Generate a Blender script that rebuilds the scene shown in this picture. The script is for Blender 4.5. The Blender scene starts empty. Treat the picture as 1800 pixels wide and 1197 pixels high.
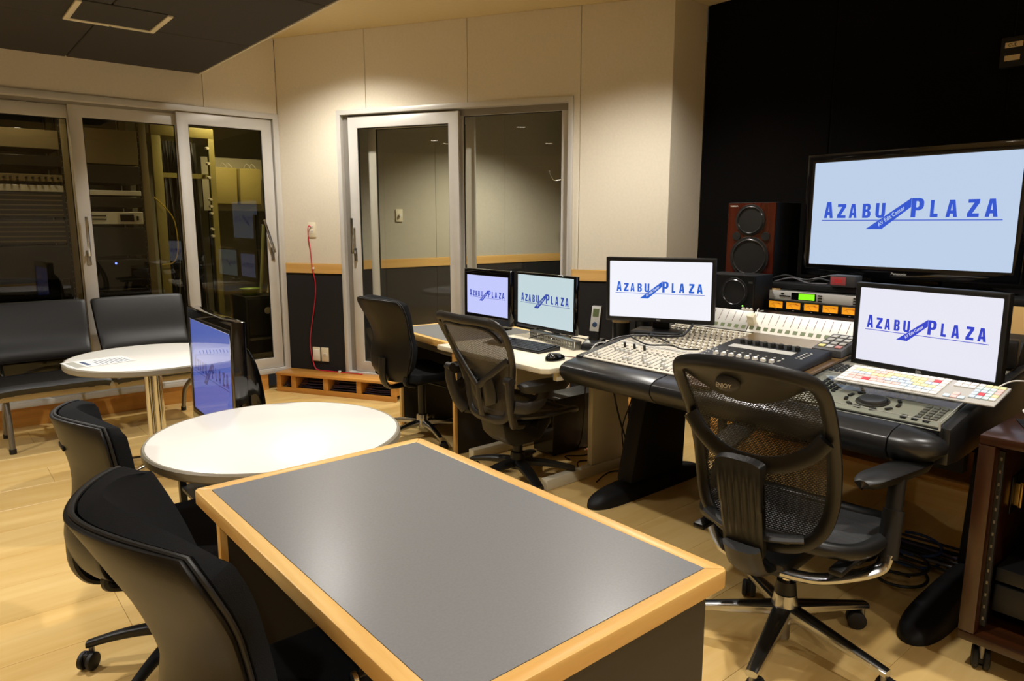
import bpy, bmesh, math, random
from mathutils import Vector, Matrix
random.seed(7)
D = bpy.data
SC = bpy.context.scene
COL = SC.collection
R = math.radians
PI = math.pi

# ------------------------------------------------------------------ camera
cam = D.objects.new('camera', D.cameras.new('camera'))
COL.objects.link(cam)
cam.data.sensor_fit = 'HORIZONTAL'
cam.data.sensor_width = 36.0
cam.data.lens = 1232.0 / 1800.0 * 36.0
cam.data.clip_start = 0.02
cam.location = (0, 0, 1.4)
cam.rotation_euler = (R(90 - 9.5), 0, R(50 - 90))
SC.camera = cam

# ------------------------------------------------------------------ world, exposure
w = D.worlds.new('world'); SC.world = w
w.use_nodes = True
w.node_tree.nodes['Background'].inputs[0].default_value = (0.05, 0.045, 0.04, 1)
w.node_tree.nodes['Background'].inputs[1].default_value = 0.3
SC.view_settings.view_transform = 'Standard'
SC.view_settings.look = 'None'
SC.view_settings.gamma = 1
SC.view_settings.use_curve_mapping = False
SC.view_settings.exposure = 0.0
SC.cycles.max_bounces = 8
SC.cycles.transparent_max_bounces = 16
SC.cycles.sample_clamp_indirect = 6.0

# ceiling downlights: (x, y, z, watts, cone degrees)
WARM = (1.0, 0.955, 0.885)
LAMPS = [
    (2.12, 4.70, 2.866, 150, 138), (3.05, 2.65, 2.866, 165, 128),
    (1.75, 2.55, 2.866, 210, 126), (1.05, 1.00, 2.866, 140, 126),
    (2.60, 0.20, 2.866, 110, 126), (1.36, -1.70, 2.866, 130, 126),
    (-0.90, -0.60, 2.866, 140, 126),
    (0.35, 3.45, 2.515, 130, 120), (-1.30, 4.30, 2.515, 100, 120), (-1.25, 2.75, 2.515, 100, 120),
]

# ------------------------------------------------------------------ helpers
def lin(h):
    h = h.lstrip('#')
    c = [int(h[i:i+2], 16) / 255 for i in (0, 2, 4)]
    return tuple((x / 12.92 if x <= 0.04045 else ((x + 0.055) / 1.055) ** 2.4) for x in c)

MATS = {}
def mat(name, col, rough=0.5, metal=0.0, spec=0.5, noise=None, bump=None, emit=None, coat=0, sheen=0, coord='Object'):
    """noise=(scale, amount) colour mottling; bump=(scale, strength) fine relief."""
    if name in MATS: return MATS[name]
    m = D.materials.new(name); m.use_nodes = True
    nt = m.node_tree; N = nt.nodes; L = nt.links
    b = N['Principled BSDF']
    c = lin(col) if isinstance(col, str) else col
    b.inputs['Base Color'].default_value = (*c, 1)
    b.inputs['Roughness'].default_value = rough
    b.inputs['Metallic'].default_value = metal
    b.inputs['Specular IOR Level'].default_value = spec
    if coat:
        b.inputs['Coat Weight'].default_value = coat; b.inputs['Coat Roughness'].default_value = 0.08
    if sheen: b.inputs['Sheen Weight'].default_value = sheen
    if emit:
        b.inputs['Emission Color'].default_value = (*c, 1); b.inputs['Emission Strength'].default_value = emit
    if noise or bump:
        tc = N.new('ShaderNodeTexCoord')
    if noise:
        t = N.new('ShaderNodeTexNoise'); t.inputs['Scale'].default_value = noise[0]; t.inputs['Detail'].default_value = 5
        L.new(tc.outputs[coord], t.inputs['Vector'])
        mr = N.new('ShaderNodeMapRange')
        mr.inputs['From Min'].default_value = 0.3; mr.inputs['From Max'].default_value = 0.7
        mr.inputs['To Min'].default_value = 1 - noise[1]; mr.inputs['To Max'].default_value = 1 + noise[1]
        L.new(t.outputs['Fac'], mr.inputs['Value'])
        mx = N.new('ShaderNodeVectorMath'); mx.operation = 'SCALE'
        mx.inputs[0].default_value = c
        L.new(mr.outputs['Result'], mx.inputs['Scale'])
        L.new(mx.outputs['Vector'], b.inputs['Base Color'])
    if bump:
        t2 = N.new('ShaderNodeTexNoise'); t2.inputs['Scale'].default_value = bump[0]; t2.inputs['Detail'].default_value = 3
        L.new(tc.outputs[coord], t2.inputs['Vector'])
        bp = N.new('ShaderNodeBump'); bp.inputs['Strength'].default_value = bump[1]; bp.inputs['Distance'].default_value = 0.002
        L.new(t2.outputs['Fac'], bp.inputs['Height']); L.new(bp.outputs['Normal'], b.inputs['Normal'])
    MATS[name] = m
    return m

def wood(name, c1, c2, axis=0, rough=0.35, scale=1.0, coat=0.0, var=0.08, stretch=14.0):
    """long-grain wood: streaks run along the given local axis."""
    if name in MATS: return MATS[name]
    m = D.materials.new(name); m.use_nodes = True
    nt = m.node_tree; N = nt.nodes; L = nt.links
    b = N['Principled BSDF']; b.inputs['Roughness'].default_value = rough
    if coat:
        b.inputs['Coat Weight'].default_value = coat; b.inputs['Coat Roughness'].default_value = 0.15
    tc = N.new('ShaderNodeTexCoord'); oi = N.new('ShaderNodeObjectInfo')
    mp = N.new('ShaderNodeMapping'); s = [stretch * scale] * 3; s[axis] = 0.9 * scale
    mp.inputs['Scale'].default_value = s
    off = N.new('ShaderNodeVectorMath'); off.operation = 'SCALE'; off.inputs[0].default_value = (37, 53, 71)
    L.new(oi.outputs['Random'], off.inputs['Scale'])
    L.new(tc.outputs['Object'], mp.inputs['Vector']); L.new(off.outputs['Vector'], mp.inputs['Location'])
    t = N.new('ShaderNodeTexNoise'); t.inputs['Scale'].default_value = 1.0; t.inputs['Detail'].default_value = 6
    t.inputs['Roughness'].default_value = 0.62; t.inputs['Distortion'].default_value = 0.4
    L.new(mp.outputs['Vector'], t.inputs['Vector'])
    cr = N.new('ShaderNodeValToRGB')
    cr.color_ramp.elements[0].position = 0.32; cr.color_ramp.elements[0].color = (*lin(c1), 1)
    cr.color_ramp.elements[1].position = 0.68; cr.color_ramp.elements[1].color = (*lin(c2), 1)
    L.new(t.outputs['Fac'], cr.inputs['Fac'])
    mr = N.new('ShaderNodeMapRange'); mr.inputs['To Min'].default_value = 1 - var; mr.inputs['To Max'].default_value = 1 + var
    L.new(oi.outputs['Random'], mr.inputs['Value'])
    sc = N.new('ShaderNodeVectorMath'); sc.operation = 'SCALE'
    L.new(cr.outputs['Color'], sc.inputs[0]); L.new(mr.outputs['Result'], sc.inputs['Scale'])
    L.new(sc.outputs['Vector'], b.inputs['Base Color'])
    MATS[name] = m
    return m

def glass(name, tint, refl=1.0, rough=0.0, ior=1.5):
    """thin pane: clear with a Fresnel reflection."""
    if name in MATS: return MATS[name]
    m = D.materials.new(name); m.use_nodes = True
    nt = m.node_tree; N = nt.nodes; L = nt.links
    for n in list(N):
        if n.type == 'BSDF_PRINCIPLED': N.remove(n)
    tr = N.new('ShaderNodeBsdfTransparent'); tr.inputs[0].default_value = (*tint, 1)
    gl = N.new('ShaderNodeBsdfGlossy'); gl.inputs['Roughness'].default_value = rough; gl.inputs[0].default_value = (refl, refl, refl, 1)
    fr = N.new('ShaderNodeFresnel'); fr.inputs['IOR'].default_value = ior
    mx = N.new('ShaderNodeMixShader')
    ge = N.new('ShaderNodeNewGeometry'); iv = N.new('ShaderNodeMath'); iv.operation = 'SUBTRACT'; iv.inputs[0].default_value = 1.0
    ml = N.new('ShaderNodeMath'); ml.operation = 'MULTIPLY'
    L.new(ge.outputs['Backfacing'], iv.inputs[1]); L.new(iv.outputs[0], ml.inputs[0]); L.new(fr.outputs[0], ml.inputs[1])
    L.new(ml.outputs[0], mx.inputs[0]); L.new(tr.outputs[0], mx.inputs[1]); L.new(gl.outputs[0], mx.inputs[2])
    L.new(mx.outputs[0], N['Material Output'].inputs[0])
    MATS[name] = m
    return m

def weave(name, col, pitch, open_, rough=0.5, stagger=True):
    """elastic net: threads with holes between them, laid out along the surface's own UVs (metres)."""
    if name in MATS: return MATS[name]
    m = D.materials.new(name); m.use_nodes = True
    nt = m.node_tree; N = nt.nodes; L = nt.links
    b = N['Principled BSDF']; b.inputs['Base Color'].default_value = (*lin(col), 1); b.inputs['Roughness'].default_value = rough
    uv = N.new('ShaderNodeUVMap')
    br = N.new('ShaderNodeTexBrick')
    br.inputs['Color1'].default_value = (0, 0, 0, 1); br.inputs['Color2'].default_value = (0, 0, 0, 1)
    br.inputs['Mortar'].default_value = (1, 1, 1, 1)
    br.inputs['Scale'].default_value = 1.0 / pitch
    br.inputs['Mortar Size'].default_value = open_; br.inputs['Mortar Smooth'].default_value = 0.1
    br.inputs['Brick Width'].default_value = 1.0; br.inputs['Row Height'].default_value = 0.62
    br.offset = 0.5 if stagger else 0.0
    L.new(uv.outputs[0], br.inputs['Vector'])
    tr = N.new('ShaderNodeBsdfTransparent'); mx = N.new('ShaderNodeMixShader')
    L.new(br.outputs['Color'], mx.inputs[0]); L.new(tr.outputs[0], mx.inputs[1]); L.new(b.outputs[0], mx.inputs[2])
    L.new(mx.outputs[0], N['Material Output'].inputs[0])
    MATS[name] = m
    return m

class MB:
    """collects shapes (local coordinates, optional transform) and links them as ONE mesh object"""
    def __init__(s, T=None): s.v = []; s.f = []; s.uv = {}; s.T = T or Matrix.Identity(4)
    def _add(s, vs, fs, uvs=None):
        o = len(s.v)
        s.v += [s.T @ Vector(p) for p in vs]
        s.f += [tuple(i + o for i in q) for q in fs]
        if uvs:
            for i, t in enumerate(uvs): s.uv[o + i] = t
        return s
    def box(s, x0, x1, y0, y1, z0, z1, M=None):
        vs = [Vector((x, y, z)) for z in (z0, z1) for y in (y0, y1) for x in (x0, x1)]
        if M: vs = [M @ p for p in vs]
        return s._add(vs, [(0, 2, 3, 1), (4, 5, 7, 6), (0, 1, 5, 4), (2, 6, 7, 3), (0, 4, 6, 2), (1, 3, 7, 5)])
    def prism(s, poly, a, b, ax='y'):
        """polygon in the plane across axis ax, swept from a to b"""
        n = len(poly)
        def P(u, v, t): return {'x': (t, u, v), 'y': (u, t, v), 'z': (u, v, t)}[ax]
        vs = [P(u, v, a) for u, v in poly] + [P(u, v, b) for u, v in poly]
        fs = [tuple(range(n)), tuple(range(2 * n - 1, n - 1, -1))] + [(i, (i + 1) % n, n + (i + 1) % n, n + i) for i in range(n)]
        return s._add(vs, fs)
    def frame(s, x0, x1, z0, z1, wl, wr, wt, wb, a, b, ax='y'):
        """rectangular ring (x,z) swept a..b"""
        o = [(x0, z0), (x1, z0), (x1, z1), (x0, z1)]; i = [(x0 + wl, z0 + wb), (x1 - wr, z0 + wb), (x1 - wr, z1 - wt), (x0 + wl, z1 - wt)]
        def P(u, v, t): return {'x': (t, u, v), 'y': (u, t, v), 'z': (u, v, t)}[ax]
        vs = [P(*p, t) for t in (a, b) for p in o + i]
        fs = []
        for k in range(4):
            k2 = (k + 1) % 4
            fs += [(k, k2, 4 + k2, 4 + k), (8 + k, 12 + k, 12 + k2, 8 + k2), (k, 8 + k, 8 + k2, k2), (4 + k, 4 + k2, 12 + k2, 12 + k)]
        return s._add(vs, fs)
    def cyl(s, p0, p1, r0, r1=None, n=16):
        r1 = r0 if r1 is None else r1
        return s.tube([p0, p1], [r0, r1], n)
    def tube(s, pts, r, n=8, closed=False, flat=None, up=None):
        """round (or flattened: flat=(a,b) multipliers) tube along points"""
        pts = [Vector(p) for p in pts]; m = len(pts)
        rs = r if isinstance(r, (list, tuple)) else [r] * m
        T = []
        for i in range(m):
            a = pts[(i - 1) % m] if (closed or i > 0) else pts[i]
            b = pts[(i + 1) % m] if (closed or i < m - 1) else pts[i]
            t = b - a
            T.append(t.normalized() if t.length > 1e-9 else Vector((0, 0, 1)))
        u = Vector(up) if up else (Vector((0, 0, 1)) if abs(T[0].z) < 0.9 else Vector((1, 0, 0)))
        vs = []; nrm = None
        for i in range(m):
            if up: nrm = (u - T[i] * u.dot(T[i]))
            elif nrm is None: nrm = u - T[i] * u.dot(T[i])
            else: nrm = nrm - T[i] * nrm.dot(T[i])
            nrm.normalize(); bn = T[i].cross(nrm)
            fa, fb = flat or (1, 1)
            for k in range(n):
                a = 2 * PI * k / n
                vs.append(pts[i] + nrm * math.cos(a) * rs[i] * fa + bn * math.sin(a) * rs[i] * fb)
        fs = []
        for i in range(m if closed else m - 1):
            j = (i + 1) % m
            for k in range(n):
                k2 = (k + 1) % n
                fs.append((i * n + k, i * n + k2, j * n + k2, j * n + k))
        if not closed:
            fs += [tuple(range(n - 1, -1, -1)), tuple((m - 1) * n + k for k in range(n))]
        return s._add(vs, fs)
    def lathe(s, prof, c=(0, 0, 0), n=32, axis='z'):
        vs = []; m = len(prof)
        for r, z in prof:
            for k in range(n):
                a = 2 * PI * k / n
                p = (r * math.cos(a), r * math.sin(a), z)
                if axis == 'x': p = (z, p[0], p[1])
                vs.append((c[0] + p[0], c[1] + p[1], c[2] + p[2]))
        fs = [(i * n + k, i * n + (k + 1) % n, (i + 1) * n + (k + 1) % n, (i + 1) * n + k) for i in range(m - 1) for k in range(n)]
        if prof[0][0] > 1e-6: fs.append(tuple(range(n - 1, -1, -1)))
        if prof[-1][0] > 1e-6: fs.append(tuple((m - 1) * n + k for k in range(n)))
        return s._add(vs, fs)
    def grid(s, fn, nu, nv, thick=0, uvfn=None):
        """surface fn(u,v) u,v in 0..1; thick>0 gives it a back face offset along its normal"""
        P = [[Vector(fn(i / nu, j / nv)) for i in range(nu + 1)] for j in range(nv + 1)]
        idx = lambda i, j: j * (nu + 1) + i
        vs = [P[j][i] for j in range(nv + 1) for i in range(nu + 1)]
        uvs = [uvfn(i / nu, j / nv) for j in range(nv + 1) for i in range(nu + 1)] if uvfn else None
        fs = [(idx(i, j), idx(i + 1, j), idx(i + 1, j + 1), idx(i, j + 1)) for j in range(nv) for i in range(nu)]
        if thick:
            o = len(vs); bk = []
            for j in range(nv + 1):
                for i in range(nu + 1):
                    du = P[j][min(i + 1, nu)] - P[j][max(i - 1, 0)]; dv = P[min(j + 1, nv)][i] - P[max(j - 1, 0)][i]
                    nn = du.cross(dv)
                    nn = nn.normalized() if nn.length > 1e-12 else Vector((1, 0, 0))
                    t = thick(i / nu, j / nv) if callable(thick) else thick
                    bk.append(P[j][i] + nn * t)
            vs += bk
            fs += [tuple(o + q for q in reversed(f)) for f in list(fs)]
            bd = [idx(i, 0) for i in range(nu)] + [idx(nu, j) for j in range(nv)] + [idx(i, nv) for i in range(nu, 0, -1)] + [idx(0, j) for j in range(nv, 0, -1)]
            for k in range(len(bd)):
                a, b = bd[k], bd[(k + 1) % len(bd)]
                fs.append((b, a, o + a, o + b))
            if uvs: uvs = uvs + uvs
        return s._add(vs, fs, uvs)
    def mesh(s, vs, fs): return s._add(vs, fs)
    def build(s, name, m, parent=None, bevel=0, smooth=True, seg=2, label=None, loc=None, kind=None, angle=38):
        me = D.meshes.new(name)
        bm = bmesh.new()
        bv = [bm.verts.new(p) for p in s.v]
        bm.verts.index_update()
        for f in s.f:
            try: bm.faces.new([bv[i] for i in f])
            except ValueError: pass
        if s.uv:
            ul = bm.loops.layers.uv.new('UVMap')
            bm.verts.index_update()
            for f in bm.faces:
                for lp in f.loops:
                    lp[ul].uv = s.uv.get(lp.vert.index, (0, 0))
        bmesh.ops.recalc_face_normals(bm, faces=bm.faces)
        if bevel:
            ed = [e for e in bm.edges if len(e.link_faces) == 2 and e.calc_face_angle(0) > 0.6]
            bmesh.ops.bevel(bm, geom=ed, offset=bevel, segments=seg, affect='EDGES', profile=0.5, clamp_overlap=True)
        bm.to_mesh(me); bm.free()
        if smooth:
            me.polygons.foreach_set('use_smooth', [True] * len(me.polygons))
            me.set_sharp_from_angle(angle=R(angle))
        me.materials.append(MATS[m] if isinstance(m, str) else m)
        o = D.objects.new(name, me); COL.objects.link(o)
        if parent: o.parent = parent
        if loc: o.location = loc
        if label: o['label'] = label
        if kind: o['kind'] = kind
        return o

def thing(name, label, cat, loc=(0, 0, 0), rz=0, group=None):
    o = D.objects.new(name, None); COL.objects.link(o); o.empty_display_size = 0.1
    o.location = loc; o.rotation_euler = (0, 0, rz); o['label'] = label; o['category'] = cat
    if group: o['group'] = group
    return o

def tag(o, label, cat, group=None):
    o['label'] = label; o['category'] = cat
    if group: o['group'] = group
    return o

def struct(name, label, cat, loc=(0, 0, 0), rz=0):
    o = thing(name, label, cat, loc, rz); o['kind'] = 'structure'
    return o

def inst(src, parent, loc, rot=None, name=None):
    c = src.copy(); COL.objects.link(c); c.parent = parent; c.location = loc
    if name: c.name = name
    if rot: c.rotation_euler = rot
    return c

def copy_tree(o, parent=None):
    c = o.copy(); COL.objects.link(c); c.parent = parent
    for ch in list(o.children): copy_tree(ch, c)
    return c

_glyph = {}
def glyphs(txt, bold=0.0):
    """flat outline of a piece of text as (verts2d, faces), unit size"""
    k = (txt, bold)
    if k in _glyph: return _glyph[k]
    cu = D.curves.new('lettering', 'FONT'); cu.body = txt; cu.size = 1.0; cu.offset = bold; cu.resolution_u = 3
    ob = D.objects.new('lettering', cu); COL.objects.link(ob)
    dg = bpy.context.evaluated_depsgraph_get(); dg.update()
    me = D.meshes.new_from_object(ob.evaluated_get(dg))
    vs = [(v.co.x, v.co.y) for v in me.vertices]; fs = [tuple(p.vertices) for p in me.polygons]
    D.objects.remove(ob); D.curves.remove(cu); D.meshes.remove(me)
    _glyph[k] = (vs, fs)
    return vs, fs

def fit_text(mb, txt, x0, x1, y0, y1, P, bold=0.0, rot=0.0):
    """text stretched into a box in the (u,v) plane of P(u,v) -> 3D"""
    vs, fs = glyphs(txt, bold)
    ax, bx = min(v[0] for v in vs), max(v[0] for v in vs); ay, by = min(v[1] for v in vs), max(v[1] for v in vs)
    cx, cy = (x0 + x1) / 2, (y0 + y1) / 2; c, sn = math.cos(rot), math.sin(rot)
    out = []
    for x, y in vs:
        u = (x - ax) / (bx - ax) * (x1 - x0) + x0 - cx; v = (y - ay) / (by - ay) * (y1 - y0) + y0 - cy
        out.append(P(cx + c * u - sn * v, cy + sn * u + c * v))
    mb.mesh(out, fs)

def spline(pts, k=6, closed=False):
    """Catmull-Rom through points"""
    P = [Vector(p) for p in pts]; n = len(P); out = []
    for i in range(n if closed else n - 1):
        g = (lambda j: P[j % n]) if closed else (lambda j: P[max(0, min(n - 1, j))])
        a, b, c, d = g(i - 1), g(i), g(i + 1), g(i + 2)
        for j in range(k):
            t = j / k
            out.append(0.5 * ((2 * b) + (c - a) * t + (2 * a - 5 * b + 4 * c - d) * t * t + (3 * b - a - 3 * c + d) * t ** 3))
    if not closed: out.append(P[-1])
    return out

def lerp_table(tab, t):
    """smooth (monotone-ish cubic) interpolation of a small table"""
    if t <= tab[0][0]: return tab[0][1]
    if t >= tab[-1][0]: return tab[-1][1]
    for i in range(len(tab) - 1):
        (a, va), (b, vb) = tab[i], tab[i + 1]
        if t <= b:
            h = b - a
            sl = lambda j: (tab[min(j + 1, len(tab) - 1)][1] - tab[max(j - 1, 0)][1]) / (tab[min(j + 1, len(tab) - 1)][0] - tab[max(j - 1, 0)][0])
            k = (t - a) / h; m0, m1 = sl(i) * h, sl(i + 1) * h
            return (2 * k**3 - 3 * k**2 + 1) * va + (k**3 - 2 * k**2 + k) * m0 + (-2 * k**3 + 3 * k**2) * vb + (k**3 - k**2) * m1
# ------------------------------------------------------------------ materials
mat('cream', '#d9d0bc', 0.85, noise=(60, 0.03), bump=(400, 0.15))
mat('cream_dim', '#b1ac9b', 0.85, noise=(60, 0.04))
mat('ceiling_paint', '#dcc99a', 0.85, noise=(30, 0.02))
mat('grey_felt', '#474542', 0.9, spec=0.15, noise=(220, 0.10), bump=(500, 0.3))
mat('carpet_dark', '#292828', 0.95, spec=0.15, noise=(240, 0.25), bump=(420, 0.5))
mat('black_cloth', '#0a0807', 0.95, spec=0.1, noise=(250, 0.3), bump=(420, 0.4))
mat('gap_dark', '#1a1712', 0.9)
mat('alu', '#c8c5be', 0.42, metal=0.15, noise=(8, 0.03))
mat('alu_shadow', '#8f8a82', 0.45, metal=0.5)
mat('chrome', '#d8d8d8', 0.10, metal=1.0)
mat('polished', '#b9bbbd', 0.20, metal=1.0)
mat('steel', '#8c8a86', 0.35, metal=0.9)
mat('white_plastic', '#e6e2d6', 0.45)
mat('ivory', '#e2d9bd', 0.5)
mat('white_lam', '#f2efe8', 0.28, noise=(6, 0.01))
mat('desk_grey', '#797b7e', 0.27, noise=(180, 0.05))
mat('desk_char', '#2a2724', 0.55, noise=(90, 0.06))
mat('taupe_edge', '#8f8877', 0.4)
mat('white_desk', '#ded6bf', 0.4)
mat('cream_panel', '#cfc6ad', 0.5)
mat('black_plastic', '#0e0e0e', 0.42)
mat('black_matte', '#101012', 0.6, spec=0.3, bump=(300, 0.2))
mat('black_gloss', '#08080a', 0.07, coat=0.5)
mat('black_soft', '#161616', 0.55, noise=(150, 0.1))
mat('vinyl', '#131315', 0.46, noise=(30, 0.06), bump=(260, 0.15))
mat('shell', '#12100d', 0.45, spec=0.3, bump=(500, 0.12))
mat('fabric', '#101113', 0.95, spec=0.2, bump=(650, 0.7))
mat('graphite', '#26231f', 0.42, noise=(40, 0.05))
mat('ergo_black', '#101010', 0.42, bump=(500, 0.08))
mat('rubber', '#0d0d0d', 0.6)
mat('console_trim', '#1c1d1f', 0.33, noise=(30, 0.05))
mat('console_panel', '#c9c3b4', 0.45, noise=(90, 0.06))
mat('panel_grey', '#8d8b80', 0.45, noise=(60, 0.06))
mat('lcd_off', '#667350', 0.3)
mat('bridge_white', '#e8e6df', 0.4)
mat('bridge_grey', '#b6b5b0', 0.4)
mat('slot_red', '#5a2a26', 0.5)
mat('red_cable', '#c22136', 0.45)
mat('black_cable', '#111111', 0.5)
mat('white_cable', '#d8d6d0', 0.5)
mat('grey_cable', '#55545a', 0.5)
mat('violet_cable', '#3b3350', 0.5)
mat('yellow_cable', '#b9a12a', 0.5)
mat('blue_cable', '#27406e', 0.5)
mat('silver_unit', '#cfd0cd', 0.35, metal=0.1)
mat('rack_beige', '#6e6347', 0.6, noise=(20, 0.05))
mat('rack_olive', '#8f8650', 0.5)
mat('rack_dark', '#17140f', 0.6)
mat('bin_yellow', '#b9ab6c', 0.5)
mat('speaker_cone', '#2b2b2c', 0.22)
mat('speaker_rim', '#1d1d1d', 0.5)
mat('plywood', '#d6b070', 0.5)
mat('paper', '#e4e4e2', 0.7)
mat('ink', '#4a5878', 0.7)
mat('tan', '#b79a6b', 0.6)
wood('floor_wood', '#d2ad69', '#e2c383', axis=0, rough=0.30, var=0.03, stretch=9, coat=0.12)
wood('oak_x', '#d3a257', '#eac47b', axis=0, rough=0.38, var=0.02)
wood('oak_y', '#d3a257', '#eac47b', axis=1, rough=0.38, var=0.02)
wood('oak_z', '#d3a257', '#eac47b', axis=2, rough=0.38, var=0.02)
wood('band_wood', '#cfa056', '#dfb570', axis=0, rough=0.45, var=0.01)
wood('step_wood', '#b57a30', '#d59b4c', axis=0, rough=0.35, var=0.03, coat=0.2)
wood('case_wood_z', '#261306', '#40200c', axis=2, rough=0.32, coat=0.3, stretch=30)
wood('case_wood_y', '#261306', '#40200c', axis=1, rough=0.30, coat=0.35, stretch=30)
wood('brown_board', '#4d3a22', '#6d5535', axis=1, rough=0.3, coat=0.2)
wood('speaker_wood', '#3a0f07', '#5f2010', axis=2, rough=0.2, coat=0.6)
glass('pane_clear', (0.96, 0.955, 0.92))
glass('pane_smoke', (0.74, 0.71, 0.60))
glass('acrylic', (0.93, 0.95, 0.94))
glass('display_glass', (1, 1, 1), ior=1.45)

# ------------------------------------------------------------------ floor: long boards laid along X
floor = struct('floor', 'pale oak board floor of the control room', 'floor')
MB().box(-3.2, 4.4, -3.0, 5.85, -0.05, -0.0135).build('underlay', 'gap_dark', floor, smooth=False)
PW, PL = 0.303, 1.818
pm = MB().box(0, PL - 0.0012, 0, PW - 0.0012, -0.012, 0).build('plank', 'floor_wood', floor, bevel=0.0006, seg=1, smooth=False)
first = True
row = 0
y = -2.85
while y < 5.8:
    x = -3.2 - ((row * 0.606) % PL)
    while x < 4.3:
        if first: pm.location = (x, y, 0); first = False
        else: inst(pm, floor, (x, y, 0))
        x += PL
    y += PW; row += 1

# ------------------------------------------------------------------ walls
ZC = 2.866
def panel(par, poly, d0, d1, m, name='panel', bevel=0.002, label=None):
    """poly in (along, up) of a wall frame; d = depth behind the wall face"""
    return MB().prism(poly, d0, d1, 'y').build(name, m, par, bevel=bevel, seg=1, smooth=False, label=label)
def rect(a, b, c, d): return [(a, c), (b, c), (b, d), (a, d)]
G = 0.0015

# oblique back wall: x along the wall (left to right), y into the booth
WB = struct('wall_back', 'cream fabric panelled wall around the booth door', 'wall', (2.36, 5.80, 0), R(-60))
ZT = 2.277; ZS = 0.166
panel(WB, [(0, 1.069), (0.565, 1.069), (0.565, ZT), (0.834 - G, ZT), (0.834 - G, ZC), (0, ZC)], 0, 0.05, 'cream')
panel(WB, rect(0.834 + G, 1.696 - G, ZT, ZC), 0, 0.05, 'cream')
panel(WB, [(1.696 + G, ZT), (2.503, ZT), (2.503, 1.069), (2.550 - G, 1.069), (2.550 - G, ZC), (1.696 + G, ZC)], 0, 0.05, 'cream')
panel(WB, rect(2.550 + G, 3.180, 1.069, ZC), 0, 0.05, 'cream')
panel(WB, rect(0, 0.565, ZS, 0.988), 0, 0.05, 'carpet_dark', label='charcoal carpet panel')
panel(WB, rect(2.503, 3.180, 0.0, 0.988), 0, 0.05, 'carpet_dark', label='charcoal carpet panel')
MB().box(0, 3.18, 0.02, 0.06, ZT, ZC).box(0, 0.565, 0.02, 0.06, 0, ZC).box(2.503, 3.18, 0.02, 0.06, 0, ZC).build('backing', 'gap_dark', WB, smooth=False)
tr = struct('trim_1', 'honey coloured wooden dado rail beside the booth door', 'trim', (2.36, 5.80, 0), R(-60))
panel(tr, rect(0.0, 0.565, 0.988, 1.069), -0.008, 0.05, 'band_wood', 'rail')
panel(tr, rect(2.503, 3.176, 0.988, 1.069), -0.008, 0.05, 'band_wood', 'rail')

# return of the pillar and the black wall
WR = struct('wall_return', 'narrow cream return of the wall beside the black wall', 'wall', (3.953, 3.048, 0), 0)
panel(WR, rect(0.0, 0.357, 1.069, ZC), 0, 0.05, 'cream')
panel(WR, rect(0.0, 0.357, 0.988, 1.069), -0.006, 0.05, 'band_wood', 'rail')
panel(WR, rect(0.0, 0.357, 0.0, 0.988), 0, 0.05, 'carpet_dark')
WK = struct('wall_right', 'black cloth covered wall behind the television', 'wall', (4.312, 3.048, 0), R(-90))
for k in range(6):
    panel(WK, rect(0.002 + k * 0.91, (k + 1) * 0.91 - 0.002, 0.0, ZC), 0, 0.05, 'black_cloth', bevel=0.006)
MB().box(0, 6.1, 0.01, 0.07, 0, ZC).build('backing', 'gap_dark', WK, smooth=False)
panel(WK, rect(5.46, 6.05, 0, ZC), 0, 0.05, 'black_cloth')

# left wall with its glazed sliding doors
WL = struct('wall_left', 'cream wall above the glazed sliding doors', 'wall', (0, 5.80, 0), 0)
xs = [2.360, 1.785, -1.655, -3.2]
for a, b in zip(xs[1:], xs):
    panel(WL, rect(a + G, b - G, ZT, ZC), 0, 0.05, 'cream')
panel(WL, rect(-3.2, -0.90, ZS, ZT), 0, 0.05, 'cream')
MB().box(-3.2, 2.36, 0.02, 0.06, ZT, ZC).build('backing', 'gap_dark', WL, smooth=False)
panel(WL, rect(-3.2, 2.16, 0, ZS), 0.0, 0.06, 'step_wood', 'plinth')
# behind the camera
WF = struct('wall_front', 'cream wall behind the desk', 'wall', (4.312, -3.0, 0), R(180))
for k in range(8): panel(WF, rect(0.94 * k + G, 0.94 * (k + 1) - G, 0, ZC), 0, 0.05, 'cream')
WS = struct('wall_side', 'cream wall facing the black wall', 'wall', (-3.2, -3.0, 0), R(90))
for k in range(9): panel(WS, rect(0.98 * k + G, 0.98 * (k + 1) - G, 0, ZC), 0, 0.05, 'cream')

# ceiling and the dropped felt soffit
ce = MB().prism([(-3.2, -3.0), (4.40, -3.0), (4.40, 3.1), (4.02, 3.1), (2.43, 5.86), (-3.2, 5.86)], ZC, ZC + 0.06, 'z').build('ceiling', 'ceiling_paint', smooth=False)
ce['kind'] = 'structure'; ce['label'] = 'warm beige painted ceiling'
SO = struct('ceiling_soffit', 'dropped dark grey felt ceiling panel over the bench', 'ceiling')
ZF = 2.515
cols = [1.762, 0.90, -0.10, -1.10, -2.10, -3.18]
rows = [5.795, 4.70, 3.60, 2.20]
for i, (a, b) in enumerate(zip(cols[1:], cols)):
    for j, (c, d) in enumerate(zip(rows[1:], rows)):
        MB().box(a + 0.002, b - 0.002, c + 0.002, d - 0.002, ZF, ZF + 0.03).build('felt_panel', 'grey_felt', SO, bevel=0.008, smooth=False)
MB().box(-3.18, 1.762, 2.20, 5.795, ZF + 0.02, ZC - 0.002).build('soffit_core', 'cream', SO, smooth=False)
MB().box(1.762, 1.775, 2.19, 5.795, ZF - 0.002, ZC - 0.002).box(-3.18, 1.775, 2.185, 2.198, ZF - 0.002, ZC - 0.002).build('edge_trim', 'cream', SO, smooth=False)
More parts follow.
